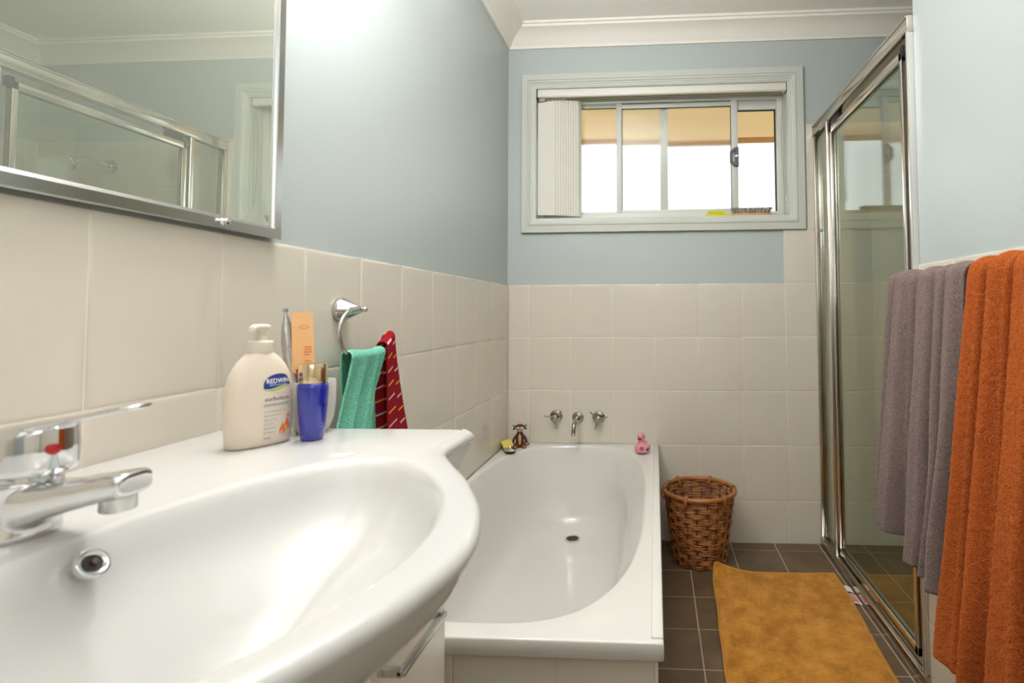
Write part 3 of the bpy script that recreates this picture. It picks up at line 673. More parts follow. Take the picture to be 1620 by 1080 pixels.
def drape(xr, rad, yt, yb, zr, Lf, Lb, depF, depB, nu=110, nv=170, rough=0.0009, seed=0, ybk=None):
    """cloth over a bar that runs along y at (xr, zr). yt/yb: (y at u=0, y at u=1) at the bar and at the hem; Lf/Lb(u): lengths in front and at the back"""
    V = []; arc = PI*rad
    for j in range(nv+1):
        for i in range(nu+1):
            u = i/nu; lf, lb = Lf(u), Lb(u)
            tot = lb+arc+lf; s = tot*j/nv
            ztop = zr(u) if callable(zr) else zr
            side = 1
            if s < lb: v = (lb-s)/lb; z = ztop-(lb-s); side = -1; x = xr+rad+depB(u, v)
            elif s < lb+arc: a = (s-lb)/rad; x = xr+rad*cos(a); z = ztop+rad*sin(a); v = 0; x += (-depF(u, 0)*(1-cos(a))/2+depB(u, 0)*(1+cos(a))/2); z += 0.35*depF(u, 0)*sin(a)
            else: v = (s-lb-arc)/lf; z = ztop-(s-lb-arc); x = xr-rad-depF(u, v)
            e = v**1.25; yq = ybk if (ybk and side < 0) else yb; ya = yt[0]+(yq[0]-yt[0])*e; yc = yt[1]+(yq[1]-yt[1])*e
            y = ya+(yc-ya)*u
            p = Vector((x, y, z)); q = p*260+Vector((seed, 0, 0))
            x += rough*(noise.noise(q)+0.6*noise.noise(p*90+Vector((seed, 3, 0)))); y += rough*0.8*noise.noise(q+Vector((9, 2, 5)))
            V.append((x, y, z))
    F = [(j*(nu+1)+i, j*(nu+1)+i+1, (j+1)*(nu+1)+i+1, (j+1)*(nu+1)+i) for j in range(nv) for i in range(nu)]
    return V, F
def solid(ob, th, off=0): m = ob.modifiers.new('solid', 'SOLIDIFY'); m.thickness = th; m.offset = off; m.use_rim = True

# rail on the right wall
RX, RZ = 1.388, 1.132
t = thing('towel_rail', 'chrome towel rail on the right wall, under the grey and orange towels', 'towel rail', (XR, -1.28, RZ)); o = (XR, -1.28, RZ)
m = MB(); m.tube([(RX, -0.935, RZ), (RX, -1.66, RZ)], 0.008, 16); m.build('bar', M['chrome'], t, o)
for y in (-0.942, -1.652):
    m = MB(); m.lathe([(0.022, 0), (0.022, 0.004), (0.010, 0.008), (0.009, 0.056), (0.0125, 0.058), (0.0125, 0.076), (0.010, 0.079)], (XR-0.0004, y, RZ), dirv=(-1, 0, 0), seg=24); m.build('bracket', M['chrome'], t, o)
# grey towel
M['grey'] = terry('grey_terry', '#92807b', '#695853', 520, 0.6)
GP = [(0, 0.0), (0.03, 0.014), (0.085, 0.018), (0.12, 0.000), (0.165, 0.016), (0.235, 0.028), (0.30, 0.026), (0.345, 0.008), (0.395, -0.020), (0.44, -0.006), (0.50, 0.016), (0.57, 0.024), (0.63, 0.020), (0.675, -0.002), (0.72, 0.014), (0.785, 0.020), (0.82, -0.002), (0.87, 0.019), (0.94, 0.026), (1.0, 0.006)]
def dG(u, v):
    uu = u+0.035*sin(2.8*v+5*u)*v*(1-u)+0.012*sin(9*v+14*u)*v
    return 0.018+0.016*v+(0.85+1.55*v)*interp(GP, uu)+0.004*sin(7*v+9*u)*v
def LG(u): return interp([(0, 0.520), (0.05, 0.562), (0.12, 0.592), (0.34, 0.640), (0.5, 0.668), (1, 0.678)], u)
V, F = drape(RX, 0.0135, (-0.972, -1.325), (-0.962, -1.30), lambda u: RZ-0.002, LG, lambda u: 0.70-0.02*u, dG, lambda u, v: 0.004+0.010*v*sin(6*u), seed=1, nu=150, nv=300, rough=0.0016)
m = MB(); m.add(V, F); gt = m.build('grey_towel', M['grey'], None, (RX, -1.1, RZ), sharp=0); solid(gt, 0.007)
tag(gt, 'thick taupe grey bath towel hanging bunched on the rail by the shower', 'towel')
m = MB(); m.add([(1.3315, -0.9965, 0.522), (1.3225, -1.035, 0.516), (1.3245, -1.044, 0.494), (1.336, -1.012, 0.505)], [(0, 1, 2, 3)])
cl = m.build('care_label', mat('white_care_label', '#e6e3e0', 0.6), gt, (RX, -1.1, RZ), smooth=False); solid(cl, 0.0006)
# orange towel
M['orange'] = terry('orange_terry', '#be6431', '#8a4018', 500, 0.65)
OP = [(0, 0.002), (0.03, 0.020), (0.10, 0.030), (0.17, 0.022), (0.225, -0.006), (0.285, 0.022), (0.38, 0.036), (0.455, 0.020), (0.50, -0.016), (0.56, 0.014), (0.66, 0.038), (0.78, 0.034), (0.85, -0.004), (0.92, 0.024), (1.0, 0.008)]
def dO(u, v):
    uu = u+0.06*sin(2.6*v+5*u)*v*(1-u)+0.012*sin(8*v+11*u)*v
    return 0.018+0.024*v+(0.9+1.35*v)*interp(OP, uu)+0.005*sin(6*v+7*u)*v
def LO(u): return interp([(0, 0.745), (0.10, 0.765), (0.25, 0.775), (0.5, 0.785), (1, 0.79)], u)
V, F = drape(RX, 0.019, (-1.365, -1.625), (-1.318, -1.625), lambda u: RZ-0.008, LO, lambda u: 0.76, dO, lambda u, v: 0.003+0.008*v*sin(5*u+1), seed=7, nu=150, nv=330, rough=0.0017)
m = MB(); m.add(V, F); ot = m.build('orange_towel', M['orange'], None, (RX, -1.45, RZ), sharp=0); solid(ot, 0.008)
tag(ot, 'burnt orange bath towel hanging on the rail nearest the camera', 'towel')

# ================================================================== TOWEL RING, HAND TOWELS
t = thing('towel_ring', 'brushed metal open towel ring on a cone mount above the basin end', 'towel ring', (0.0, -1.338, 1.062)); o = (0, -1.338, 1.062)
m = MB(); m.lathe([(0.0265, 0.0004), (0.0270, 0.002), (0.0268, 0.009), (0.0255, 0.0115), (0.0250, 0.0125), (0.0225, 0.018), (0.0150, 0.032), (0.0085, 0.046), (0.0055, 0.052)], (0.0, -1.338, 1.062), dirv=(1, 0, 0), seg=36); m.build('wall_mount', M['satin'], t, o)
m = MB(); m.lathe([(0.0050, 0.0), (0.0062, 0.001), (0.0066, 0.0035), (0.0055, 0.0065), (0.003, 0.0085), (0, 0.009)], (0.0555, -1.338, 1.063), dirv=(1, 0, 0), seg=20); m.build('finial', M['satin'], t, o)
rp_ = catmull([(0.052, -1.338, 1.0635), (0.056, -1.366, 1.0655), (0.059, -1.398, 1.060), (0.060, -1.424, 1.042), (0.060, -1.434, 1.018), (0.060, -1.427, 0.994), (0.060, -1.412, 0.975), (0.060, -1.385, 0.9625), (0.060, -1.340, 0.9600), (0.060, -1.300, 0.9610), (0.060, -1.270, 0.966), (0.060, -1.248, 0.979), (0.060, -1.236, 0.998)], 5, False)
m = MB(); m.tube(rp_, 0.0042, 14); m.build('ring', M['satin'], t, o)
M['teal'] = terry('teal_terry', '#9be0c8', '#50ae90', 520, 0.8, 0.3)
def dT(u, v): return 0.003+0.010*v+0.008*sin(2.4*PI*u+0.5)*(0.4+v)
def zT(u): return 0.9615+0.002*(2*u-1)**2
V, F = drape(0.060, 0.0105, (-1.402, -1.272), (-1.350, -1.218), zT, lambda u: 0.235+0.02*u, lambda u: 0.25, dT, lambda u, v: -0.028*v*0.0+(-0.004-0.012*abs(sin(2.6*PI*u+0.6*v)))*min(1, 3*v), nu=70, nv=130, seed=3, rough=0.0008, ybk=(-1.475, -1.33))
V = [(max(x, 0.0055), y, z) for x, y, z in V]
m = MB(); m.add(V, F); tt = m.build('teal_hand_towel', M['teal'], None, (0.06, -1.34, 0.96), sharp=0); solid(tt, 0.0045)
tag(tt, 'teal green hand towel draped over the open ring beside the basin', 'towel')
m = MB(); ep = [(x-0.0, y, z) for k, (x, y, z) in enumerate(V) if k % 71 == 0]; m.tube([(x+0.0010, y-0.0012, z) for x, y, z in ep][62:], 0.0018, 8); m.build('hem', mat('teal_hem', '#8fcdb6', 0.8), tt, (0.06, -1.34, 0.96))
M['burg'] = terry('burgundy_cotton', '#a3202b', '#7a1620', 700, 0.4, 0.2, 0.002)
M['yst'] = mat('yellow_stripe', '#e0a32c', 0.8); M['wst'] = mat('pale_stripe', '#e3b9b4', 0.8)
nu, nv = 40, 132
def dB(u, v): return 0.003+0.018*v+0.008*sin(2*PI*u*1.5+0.8)*(0.3+v)
V, F = drape(0.060, 0.0105, (-1.261, -1.228), (-1.238, -1.140), lambda u: 0.974+0.026*u, lambda u: 0.27, lambda u: 0.24, dB, lambda u, v: -0.008*v, nu=nu, nv=nv, seed=5, rough=0.0003)
V = [(max(x, 0.0055), y, z) for x, y, z in V]
m = MB(); m.add(V, F)
mi = []
for j in range(nv):
    for i in range(nu):
        k = 0; q = (j-62) % 16; c = 0
        if i < 21 and i > 2 and q in (5,): k = 1
        if i < 21 and i > 2 and q in (13,): k = 2
        if i >= 27 and i < 38 and q in (1,): k = 1
        if i >= 27 and i < 38 and q in (9,): k = 2
        mi.append(k)
m.m = mi
bt = m.build('burgundy_hand_towel', [M['burg'], M['yst'], M['wst']], None, (0.06, -1.22, 0.98), sharp=0); solid(bt, 0.0035)
tag(bt, 'burgundy hand towel with yellow and pale dashes on the ring end behind the teal towel', 'towel')
# ================================================================== WICKER BASKET
def build_basket():
    cx, cy, H = 0.882, -0.169, 0.300; o = (cx, cy, 0)
    t = thing('wicker_basket', 'round brown wicker waste basket on the floor beside the bathtub', 'basket', o)
    M['wick'] = mat('brown_willow', '#8a5126', 0.45, bump=(60, 0.3, 0.002), vary=(26, '#c07b3e', 0.35, 0.7))
    M['wickd'] = mat('dark_willow', '#5a3218', 0.6); M['cane'] = mat('honey_cane_rim', '#b0703a', 0.35, vary=(18, '#8f5526', 0.3, 0.7))
    R = lambda z: 0.106+0.041*(z/H)**0.9
    n = 20; random.seed(11)
    m = MB()
    rows = 40
    for k in range(rows):
        z = 0.006+k*(H-0.022)/(rows-1); ph = PI*((k//3) % 2)
        rr = 0.0026+random.uniform(-0.0004, 0.0004); dz = [random.uniform(-0.0009, 0.0009) for _ in range(8)]
        pts = []
        N = 110
        for i in range(N):
            a = 2*PI*i/N; r = R(z)+0.0046*sin(n*a/2+ph)+0.0006*sin(5*a+k)
            pts.append((cx+r*cos(a), cy+r*sin(a), z+dz[int(i/N*8) % 8]*0.6+0.0012*sin(3*a+k*1.7)))
        m.tube(pts, rr, 7, closed=True)
    m.build('weave', M['wick'], t, o, sharp=0)
    for k in range(n):
        a = 2*PI*(k+0.5)/n; s = MB(); s.tube([(cx+(R(z)+0.0005)*cos(a), cy+(R(z)+0.0005)*sin(a), z) for z in (0.004, 0.1, 0.2, H-0.012)], 0.0028, 7); s.build('stake', M['wickd'], t, o)
    m = MB(); m.lathe([(0.0, 0.003), (0.102, 0.003), (0.104, 0.008), (0.100, 0.012), (0.0, 0.012)], (cx, cy, 0), seg=40); m.build('base', M['wickd'], t, o)
    m = MB(); N = 300; rings = []
    for i in range(N):
        a = 2*PI*i/N; r0 = R(H)+0.002; rad = 0.0093+0.0006*abs(sin(a*40)); zc = H-0.006+0.0006*sin(7*a)
        rings.append([(cx+(r0+rad*cos(b))*cos(a), cy+(r0+rad*cos(b))*sin(a), zc+rad*sin(b)) for b in [2*PI*q/12 for q in range(12)]])
    m.loft(rings, loop=True); m.build('rim', M['cane'], t, o, sharp=0)
    for k in range(6):
        for d in (-0.032, 0.0, 0.032):
            pass
        a = 2*PI*k/6+0.62+PI/2
        s = MB()
        for d in (-0.030, 0.0, 0.030):
            aa = a+d; r0 = R(H)+0.002; loop = []
            for q in range(17):
                b = 2*PI*q/16; loop.append((cx+(r0-0.001+0.0128*cos(b))*cos(aa), cy+(r0-0.001+0.0128*cos(b))*sin(aa), H-0.016+0.0235*sin(b)))
            s.tube(loop[:-1], 0.0028, 6, closed=True)
        s.build('binding', M['cane'], t, o, sharp=0)
build_basket()

# ================================================================== BATH MAT
def build_mat():
    m_ = bpy.data.materials.new('ochre_chenille'); m_.use_nodes = True; nt = m_.node_tree; b = nt.nodes['Principled BSDF']
    tc = nt.nodes.new('ShaderNodeTexCoord'); n = nt.nodes.new('ShaderNodeTexNoise'); n.inputs['Scale'].default_value = 16; n.inputs['Detail'].default_value = 6; n.inputs['Roughness'].default_value = 0.7
    rp = nt.nodes.new('ShaderNodeValToRGB'); rp.color_ramp.elements[0].position = 0.35; rp.color_ramp.elements[1].position = 0.66; rp.color_ramp.elements[0].color = (*lin('#9c6412'), 1); rp.color_ramp.elements[1].color = (*lin('#d0913a'), 1)
    nt.links.new(tc.outputs['Object'], n.inputs['Vector']); nt.links.new(n.outputs['Fac'], rp.inputs[0]); nt.links.new(rp.outputs[0], b.inputs['Base Color'])
    b.inputs['Roughness'].default_value = 0.95; b.inputs['Sheen Weight'].default_value = 0.3; b.inputs['Specular IOR Level'].default_value = 0.1
    o = (1.15, -0.64, 0.0)
    C = {'fl': (0.918, -0.293), 'fr': (1.398, -0.248), 'nl': (0.893, -1.10), 'nr': (1.385, -1.10)}
    nu, nv = 190, 300; V = []; random.seed(2)
    for j in range(nv+1):
        v = j/nv
        for i in range(nu+1):
            u = i/nu
            xl = C['fl'][0]+(C['nl'][0]-C['fl'][0])*v; xr = C['fr'][0]+(C['nr'][0]-C['fr'][0])*v
            # side edges wander a little
            xl += 0.003*sin(7*v)+0.0012*sin(23*v); xr += 0.010*sin(5*v+1)-0.004
            x = xl+(xr-xl)*u; y = C['fl'][1]+(C['nl'][1]-C['fl'][1])*v-0.006*sin(PI*u)
            z = 0.0125+0.0020*noise.noise(Vector((x*7, y*7, 0)))
            d = math.hypot((x-0.918)/0.19, (y+0.285)/0.10); lift = max(0, 1-d)**2.0; z += 0.038*lift; x += 0.018*lift; y += 0.008*lift
            eu = min(u, 1-u)*0.48; ev = min(v, 1-v)*0.85; e = min(eu, ev)
            if e > 0.012:
                px = x/0.0060; py = y/0.0074
                row = math.floor(py); z += 0.0058*(abs(sin(PI*py))**0.7)*(0.55+0.45*abs(sin(PI*(px+0.5*(row % 2)))))+0.0016*noise.noise(Vector((x*210, y*210, 3)))
            elif e < 0.004: z += 0.0008
            if lift > 0: pass
            V.append((x, y, z))
    F = [(j*(nu+1)+i, (j+1)*(nu+1)+i, (j+1)*(nu+1)+i+1, j*(nu+1)+i+1) for j in range(nv) for i in range(nu)]
    m = MB(); m.add(V, F); ob = m.build('bath_mat', m_, None, o, sharp=0); solid(ob, 0.010, -1)
    tag(ob, 'ochre yellow chenille bath mat on the floor with one corner curled up', 'bath mat')
    # hem cord round the edge
    idx = [i for i in range(nu+1)]+[(j+1)*(nu+1)-1 for j in range(1, nv+1)]+[nv*(nu+1)+i for i in reversed(range(nu))]+[j*(nu+1) for j in reversed(range(1, nv))]
    pts = [V[k] for k in idx][::2]
    m = MB(); m.tube([(x, y, z-0.002) for x, y, z in pts], 0.0042, 8, closed=True); m.build('hem', mat('ochre_hem', '#b98034', 0.85, bump=(300, 0.6, 0.002)), ob, o, sharp=0)
    wl_ = mat('white_satin_label', '#e8e4df', 0.5); pk = mat('pink_label_print', '#c98a86', 0.6)
    def lab(y0, y1, x0, x1, pink):
        m = MB(); m.loft([[(x0, y0, 0.0075), (x0, y1, 0.0075)], [((x0+x1)/2, y0, 0.006), ((x0+x1)/2, y1, 0.006)], [(x1, y0-0.002, 0.0016), (x1, y1-0.002, 0.0016)]], closed=False)
        l = m.build('care_label', wl_, ob, o, smooth=False); solid(l, 0.0006, 1)
        if pink:
            m = MB(); a = 0.006; m.loft([[(x0+0.004, y0-a, 0.0086), (x0+0.004, y1+a, 0.0086)], [((x0+x1)/2, y0-a, 0.0068), ((x0+x1)/2, y1+a, 0.0068)], [(x1-0.004, y0-a-0.001, 0.0033), (x1-0.004, y1+a-0.001, 0.0033)]], closed=False); m.build('label_print', pk, l, o, smooth=False)
    lab(-0.372, -0.415, 1.403, 1.434, False); lab(-0.430, -0.495, 1.401, 1.434, True)
build_mat()
# ================================================================== THINGS ON THE BASIN
DZ = 0.8707
def on_bottle(surf, verts, faces, off):
    return [surf(s, t, off) for s, t in verts], faces
def build_lotion():
    loc = (0.141, -1.7475, DZ); t = thing('lotion_bottle', 'cream coloured pump bottle of sorbolene moisturiser on the washbasin deck', 'bottle', loc, math.radians(-27)); t.scale = (0.93, 0.91, 0.93)
    # local frame: +x faces the room (label side), y is the width
    cream = mat('cream_plastic', '#dfd0bf', 0.32); pump = mat('white_pump_plastic', '#e0d6c7', 0.35)
    prof = [(0.0, 0.0405, 0.0205), (0.0015, 0.0425, 0.0225), (0.005, 0.0440, 0.0240), (0.02, 0.0452, 0.0252), (0.045, 0.0462, 0.0258), (0.07, 0.0462, 0.0256), (0.09, 0.0446, 0.0247), (0.105, 0.0410, 0.0232), (0.118, 0.0350, 0.0210), (0.127, 0.0285, 0.0190), (0.134, 0.0215, 0.0170), (0.1375, 0.0170, 0.0155), (0.139, 0.0160, 0.0152)]
    def dims(z):
        for (a, w, d), (b, w2, d2) in zip(prof, prof[1:]):
            if z <= b: k = (z-a)/(b-a); return w+(w2-w)*k, d+(d2-d)*k
        return prof[-1][1:]
    N = 64; ex = 0.80
    m = MB(); m.loft([[(d*spow(cos(2*PI*k/N), ex), w*spow(sin(2*PI*k/N), ex), z) for k in range(N)] for z, w, d in prof])
    b = m.build('body', cream, t, sharp=60)
    def surf(s, tt, off):     # s along the width (+s = away from the mirror's far end), tt = height
        w, d = dims(tt); q = min(abs(s)/w, 0.985); ang_s = q**(1/ex); c = math.sqrt(max(0, 1-ang_s*ang_s)); x = d*c**ex
        return (x+off, s*(1+off*4), tt)
    m = MB(); m.lathe([(0.0165, 0.0), (0.0172, 0.001), (0.0172, 0.016), (0.0160, 0.0175), (0.0085, 0.018), (0.0075, 0.0195)], (0, 0, 0.1385), seg=40); m.build('collar', pump, t)
    m = MB(); m.lathe([(0.0078, 0.0), (0.0078, 0.006), (0.0065, 0.007), (0.0065, 0.015), (0.0080, 0.016)], (0, 0, 0.157), seg=24); m.build('stem', pump, t)
    # pump head: flat top with a short nozzle
    n = 24
    m = MB(); secs = []
    for a, w, z0, z1 in ((-0.0125, 0.0070, 0.1735, 0.1800), (-0.0105, 0.0100, 0.1720, 0.1812), (0.0, 0.0112, 0.1715, 0.1818), (0.010, 0.0098, 0.1725, 0.1818), (0.017, 0.0070, 0.1740, 0.1812), (0.026, 0.0052, 0.1730, 0.1798), (0.0305, 0.0046, 0.1712, 0.1780)):
        secs.append([(a*0.68+w*spow(cos(2*PI*k/n), 0.7)*0.73, -a*0.73+w*spow(cos(2*PI*k/n), 0.7)*0.68, (z0+z1)/2+(z1-z0)/2*spow(sin(2*PI*k/n), 0.7)) for k in range(n)])
    m.loft(secs); m.build('pump_head', pump, t)
    def decal(name, verts, faces, ms, off=0.00035, par=b):
        m = MB(); m.add([surf(s, z, off) for s, z in verts], faces); return m.build(name, ms, par, smooth=False)
    navy = mat('navy_print', '#1f3a86', 0.35); white = mat('white_print', '#f6f4f2', 0.4); green = mat('green_print', '#a3bf62', 0.4); dk = mat('charcoal_print', '#5d5560', 0.4); teal = mat('teal_print', '#77aaa4', 0.4); orng = mat('orange_print', '#ee7f3a', 0.4); pale = mat('pale_orange_print', '#f0b98a', 0.4)
    S0 = 0.0115; SC = 1.0
    def fill(outline, c):
        """triangle grid fill so that the shape hugs the curved bottle"""
        V = []; F = []; R_ = 6; n_ = len(outline)
        for r in range(R_+1):
            k = 1-r/R_*0.999
            V += [(c[0]+(x-c[0])*k, c[1]+(y-c[1])*k) for x, y in outline]
        for r in range(R_):
            for i in range(n_): j = (i+1) % n_; F.append((r*n_+i, r*n_+j, (r+1)*n_+j, (r+1)*n_+i))
        return V, F
    def sw(c, pts): return [(c[0]+x, c[1]+y) for x, y in pts]
    lc = (S0+0.003, 0.0965)
    oval = [tuple(p[:2]) for p in catmull([(-0.0205, -0.0098, 0), (-0.0195, -0.001, 0), (-0.013, 0.006, 0), (-0.002, 0.0095, 0), (0.009, 0.0088, 0), (0.0165, 0.0035, 0), (0.0198, -0.0055, 0), (0.0190, -0.0078, 0), (0.010, -0.0076, 0), (0.0, -0.0095, 0), (-0.010, -0.0118, 0), (-0.018, -0.0118, 0)], 5)]
    V, F = fill(sw(lc, oval), lc); logo = decal('logo_oval', V, F, navy)
    top = catmull([(-0.0195, -0.0130, 0), (-0.010, -0.0130, 0), (0.002, -0.0105, 0), (0.012, -0.0085, 0), (0.018, -0.0090, 0)], 6, False)
    bot = catmull([(-0.0185, -0.0137, 0), (-0.010, -0.0158, 0), (0.000, -0.0150, 0), (0.010, -0.0115, 0), (0.018, -0.0092, 0)], 6, False)
    V = sw(lc, [p[:2] for p in top])+sw(lc, [p[:2] for p in bot]); k = len(top); decal('logo_swoosh', V, [(i, i+1, k+i+1, k+i) for i in range(k-1)], green)
    def words(txt, size, s, z, ms, par=b, off=0.00055, bold=0.0, sp=1.0, fit=None):
        V, F = text_geo(txt, size, bold, sp); w = max(x for x, y in V)-min(x for x, y in V); k = (fit/w) if fit else 1.0
        x0 = min(x for x, y in V)
        return decal('label_text', [(s+(x-x0)*k, z+y) for x, y in V], F, ms, off, par)
    L = lc[0]-0.0195
    words('REDWIN', 0.0098, lc[0]-0.0165, lc[1]-0.0040, white, logo, 0.0007, 0.00012, fit=0.0335)
    words('SENSITIVE SKIN', 0.0030, lc[0]-0.0125, lc[1]-0.0078, white, logo, 0.0007, fit=0.0265)
    words('calming', 0.0042, lc[0]-0.008, 0.0758, pale, fit=0.0175)
    words('sorbolene', 0.0092, L+0.0005, 0.0665, dk, bold=0.00004, fit=0.0365)
    words('moisturiser', 0.0085, L-0.0005, 0.0585, teal, bold=0.00004, fit=0.0385)
    for i, (tx, w) in enumerate((('rich pure moisturising lotion', 0.031), ('natural vitamin E oil', 0.024), ('fragrance free', 0.0185), ('colour free', 0.014), ('paraben free', 0.0175), ('pH balanced', 0.017))):
        words(tx, 0.0038, L, 0.0500-0.0062*i, teal, fit=w)
    words('500mL', 0.0040, L, 0.0105, dk, fit=0.010)
    for (cs, cz, k) in ((L+0.0270, 0.0215, 1.0), (L+0.0345, 0.0275, 1.12), (L+0.0365, 0.0420, 0.45)):
        drop = [tuple(p[:2]) for p in catmull([(0.0, 0.0105, 0), (0.0018, 0.0055, 0), (0.0048, 0.0000, 0), (0.0046, -0.0050, 0), (0.0, -0.0075, 0), (-0.0042, -0.0052, 0), (-0.0044, -0.0002, 0), (-0.0016, 0.0055, 0)], 5)]
        V, F = fill(sw((cs, cz), [(x*k, y*k) for x, y in drop]), (cs, cz)); dd = decal('orange_drop', V, F, orng)
        if k > 0.5:
            V, F = fill(sw((cs-0.0012, cz-0.0038), [(x*0.42*k, y*0.42*k) for x, y in drop]), (cs-0.0012, cz-0.0038)); decal('drop_highlight', V, F, pale, 0.0006, dd)
build_lotion()

def build_blue():
    loc = (0.1985, -1.7165, DZ); t = thing('serum_bottle', 'small cobalt blue bottle with a gold cap next to the pump bottle', 'bottle', loc); t.scale = (0.92, 0.92, 0.97)
    blue = mat('cobalt_glass', '#0c1f9c', 0.06, coat=1.0); gold = mat('pale_gold_cap', '#e0cba8', 0.14, 1.0)
    N = 40
    m = MB(); prof = [(0.0, 0.0135), (0.001, 0.0152), (0.004, 0.0162), (0.02, 0.0176), (0.045, 0.0198), (0.065, 0.0210), (0.078, 0.0214), (0.0835, 0.0208), (0.0855, 0.0185)]
    m.loft([[(r*spow(cos(2*PI*k/N), 0.85), r*spow(sin(2*PI*k/N), 0.85), z) for k in range(N)] for z, r in prof]); b = m.build('body', blue, t, sharp=50)
    m = MB(); m.lathe([(0.0203, 0.0856), (0.0207, 0.087), (0.0207, 0.112), (0.0200, 0.1135), (0.0178, 0.1138), (0.0, 0.1132)], seg=48); m.build('cap', gold, t, sharp=30)
    m = MB(); m.lathe([(0.0215, 0.0755), (0.0218, 0.0762), (0.0215, 0.0770)], seg=40, cap=False); m.build('shoulder_line', mat('dark_blue_line', '#10186a', 0.3), b)
    ink = mat('pale_blue_print', '#6f78c8', 0.4); ink2 = mat('dark_blue_print', '#111a5e', 0.4)
    def strip(z, a0, a1, h, mt):
        m = MB(); V = []; n_ = 10
        for i in range(n_+1):
            a = a0+(a1-a0)*i/n_
            for zz in (z, z+h):
                r = 0.0176+(0.0198-0.0176)*(zz-0.02)/0.025; V.append((r*1.035*cos(a), r*1.035*sin(a), zz))
        m.add(V, [(2*i, 2*i+1, 2*i+3, 2*i+2) for i in range(n_)]); m.build('print_line', mt, b, smooth=False)
    strip(0.0505, -0.75, 0.25, 0.0018, ink2); strip(0.0425, -0.9, -0.15, 0.0012, ink2)
    for k in range(3): strip(0.0205+0.003*k, -0.55, 0.2-0.15*k, 0.0009, ink)
build_blue()

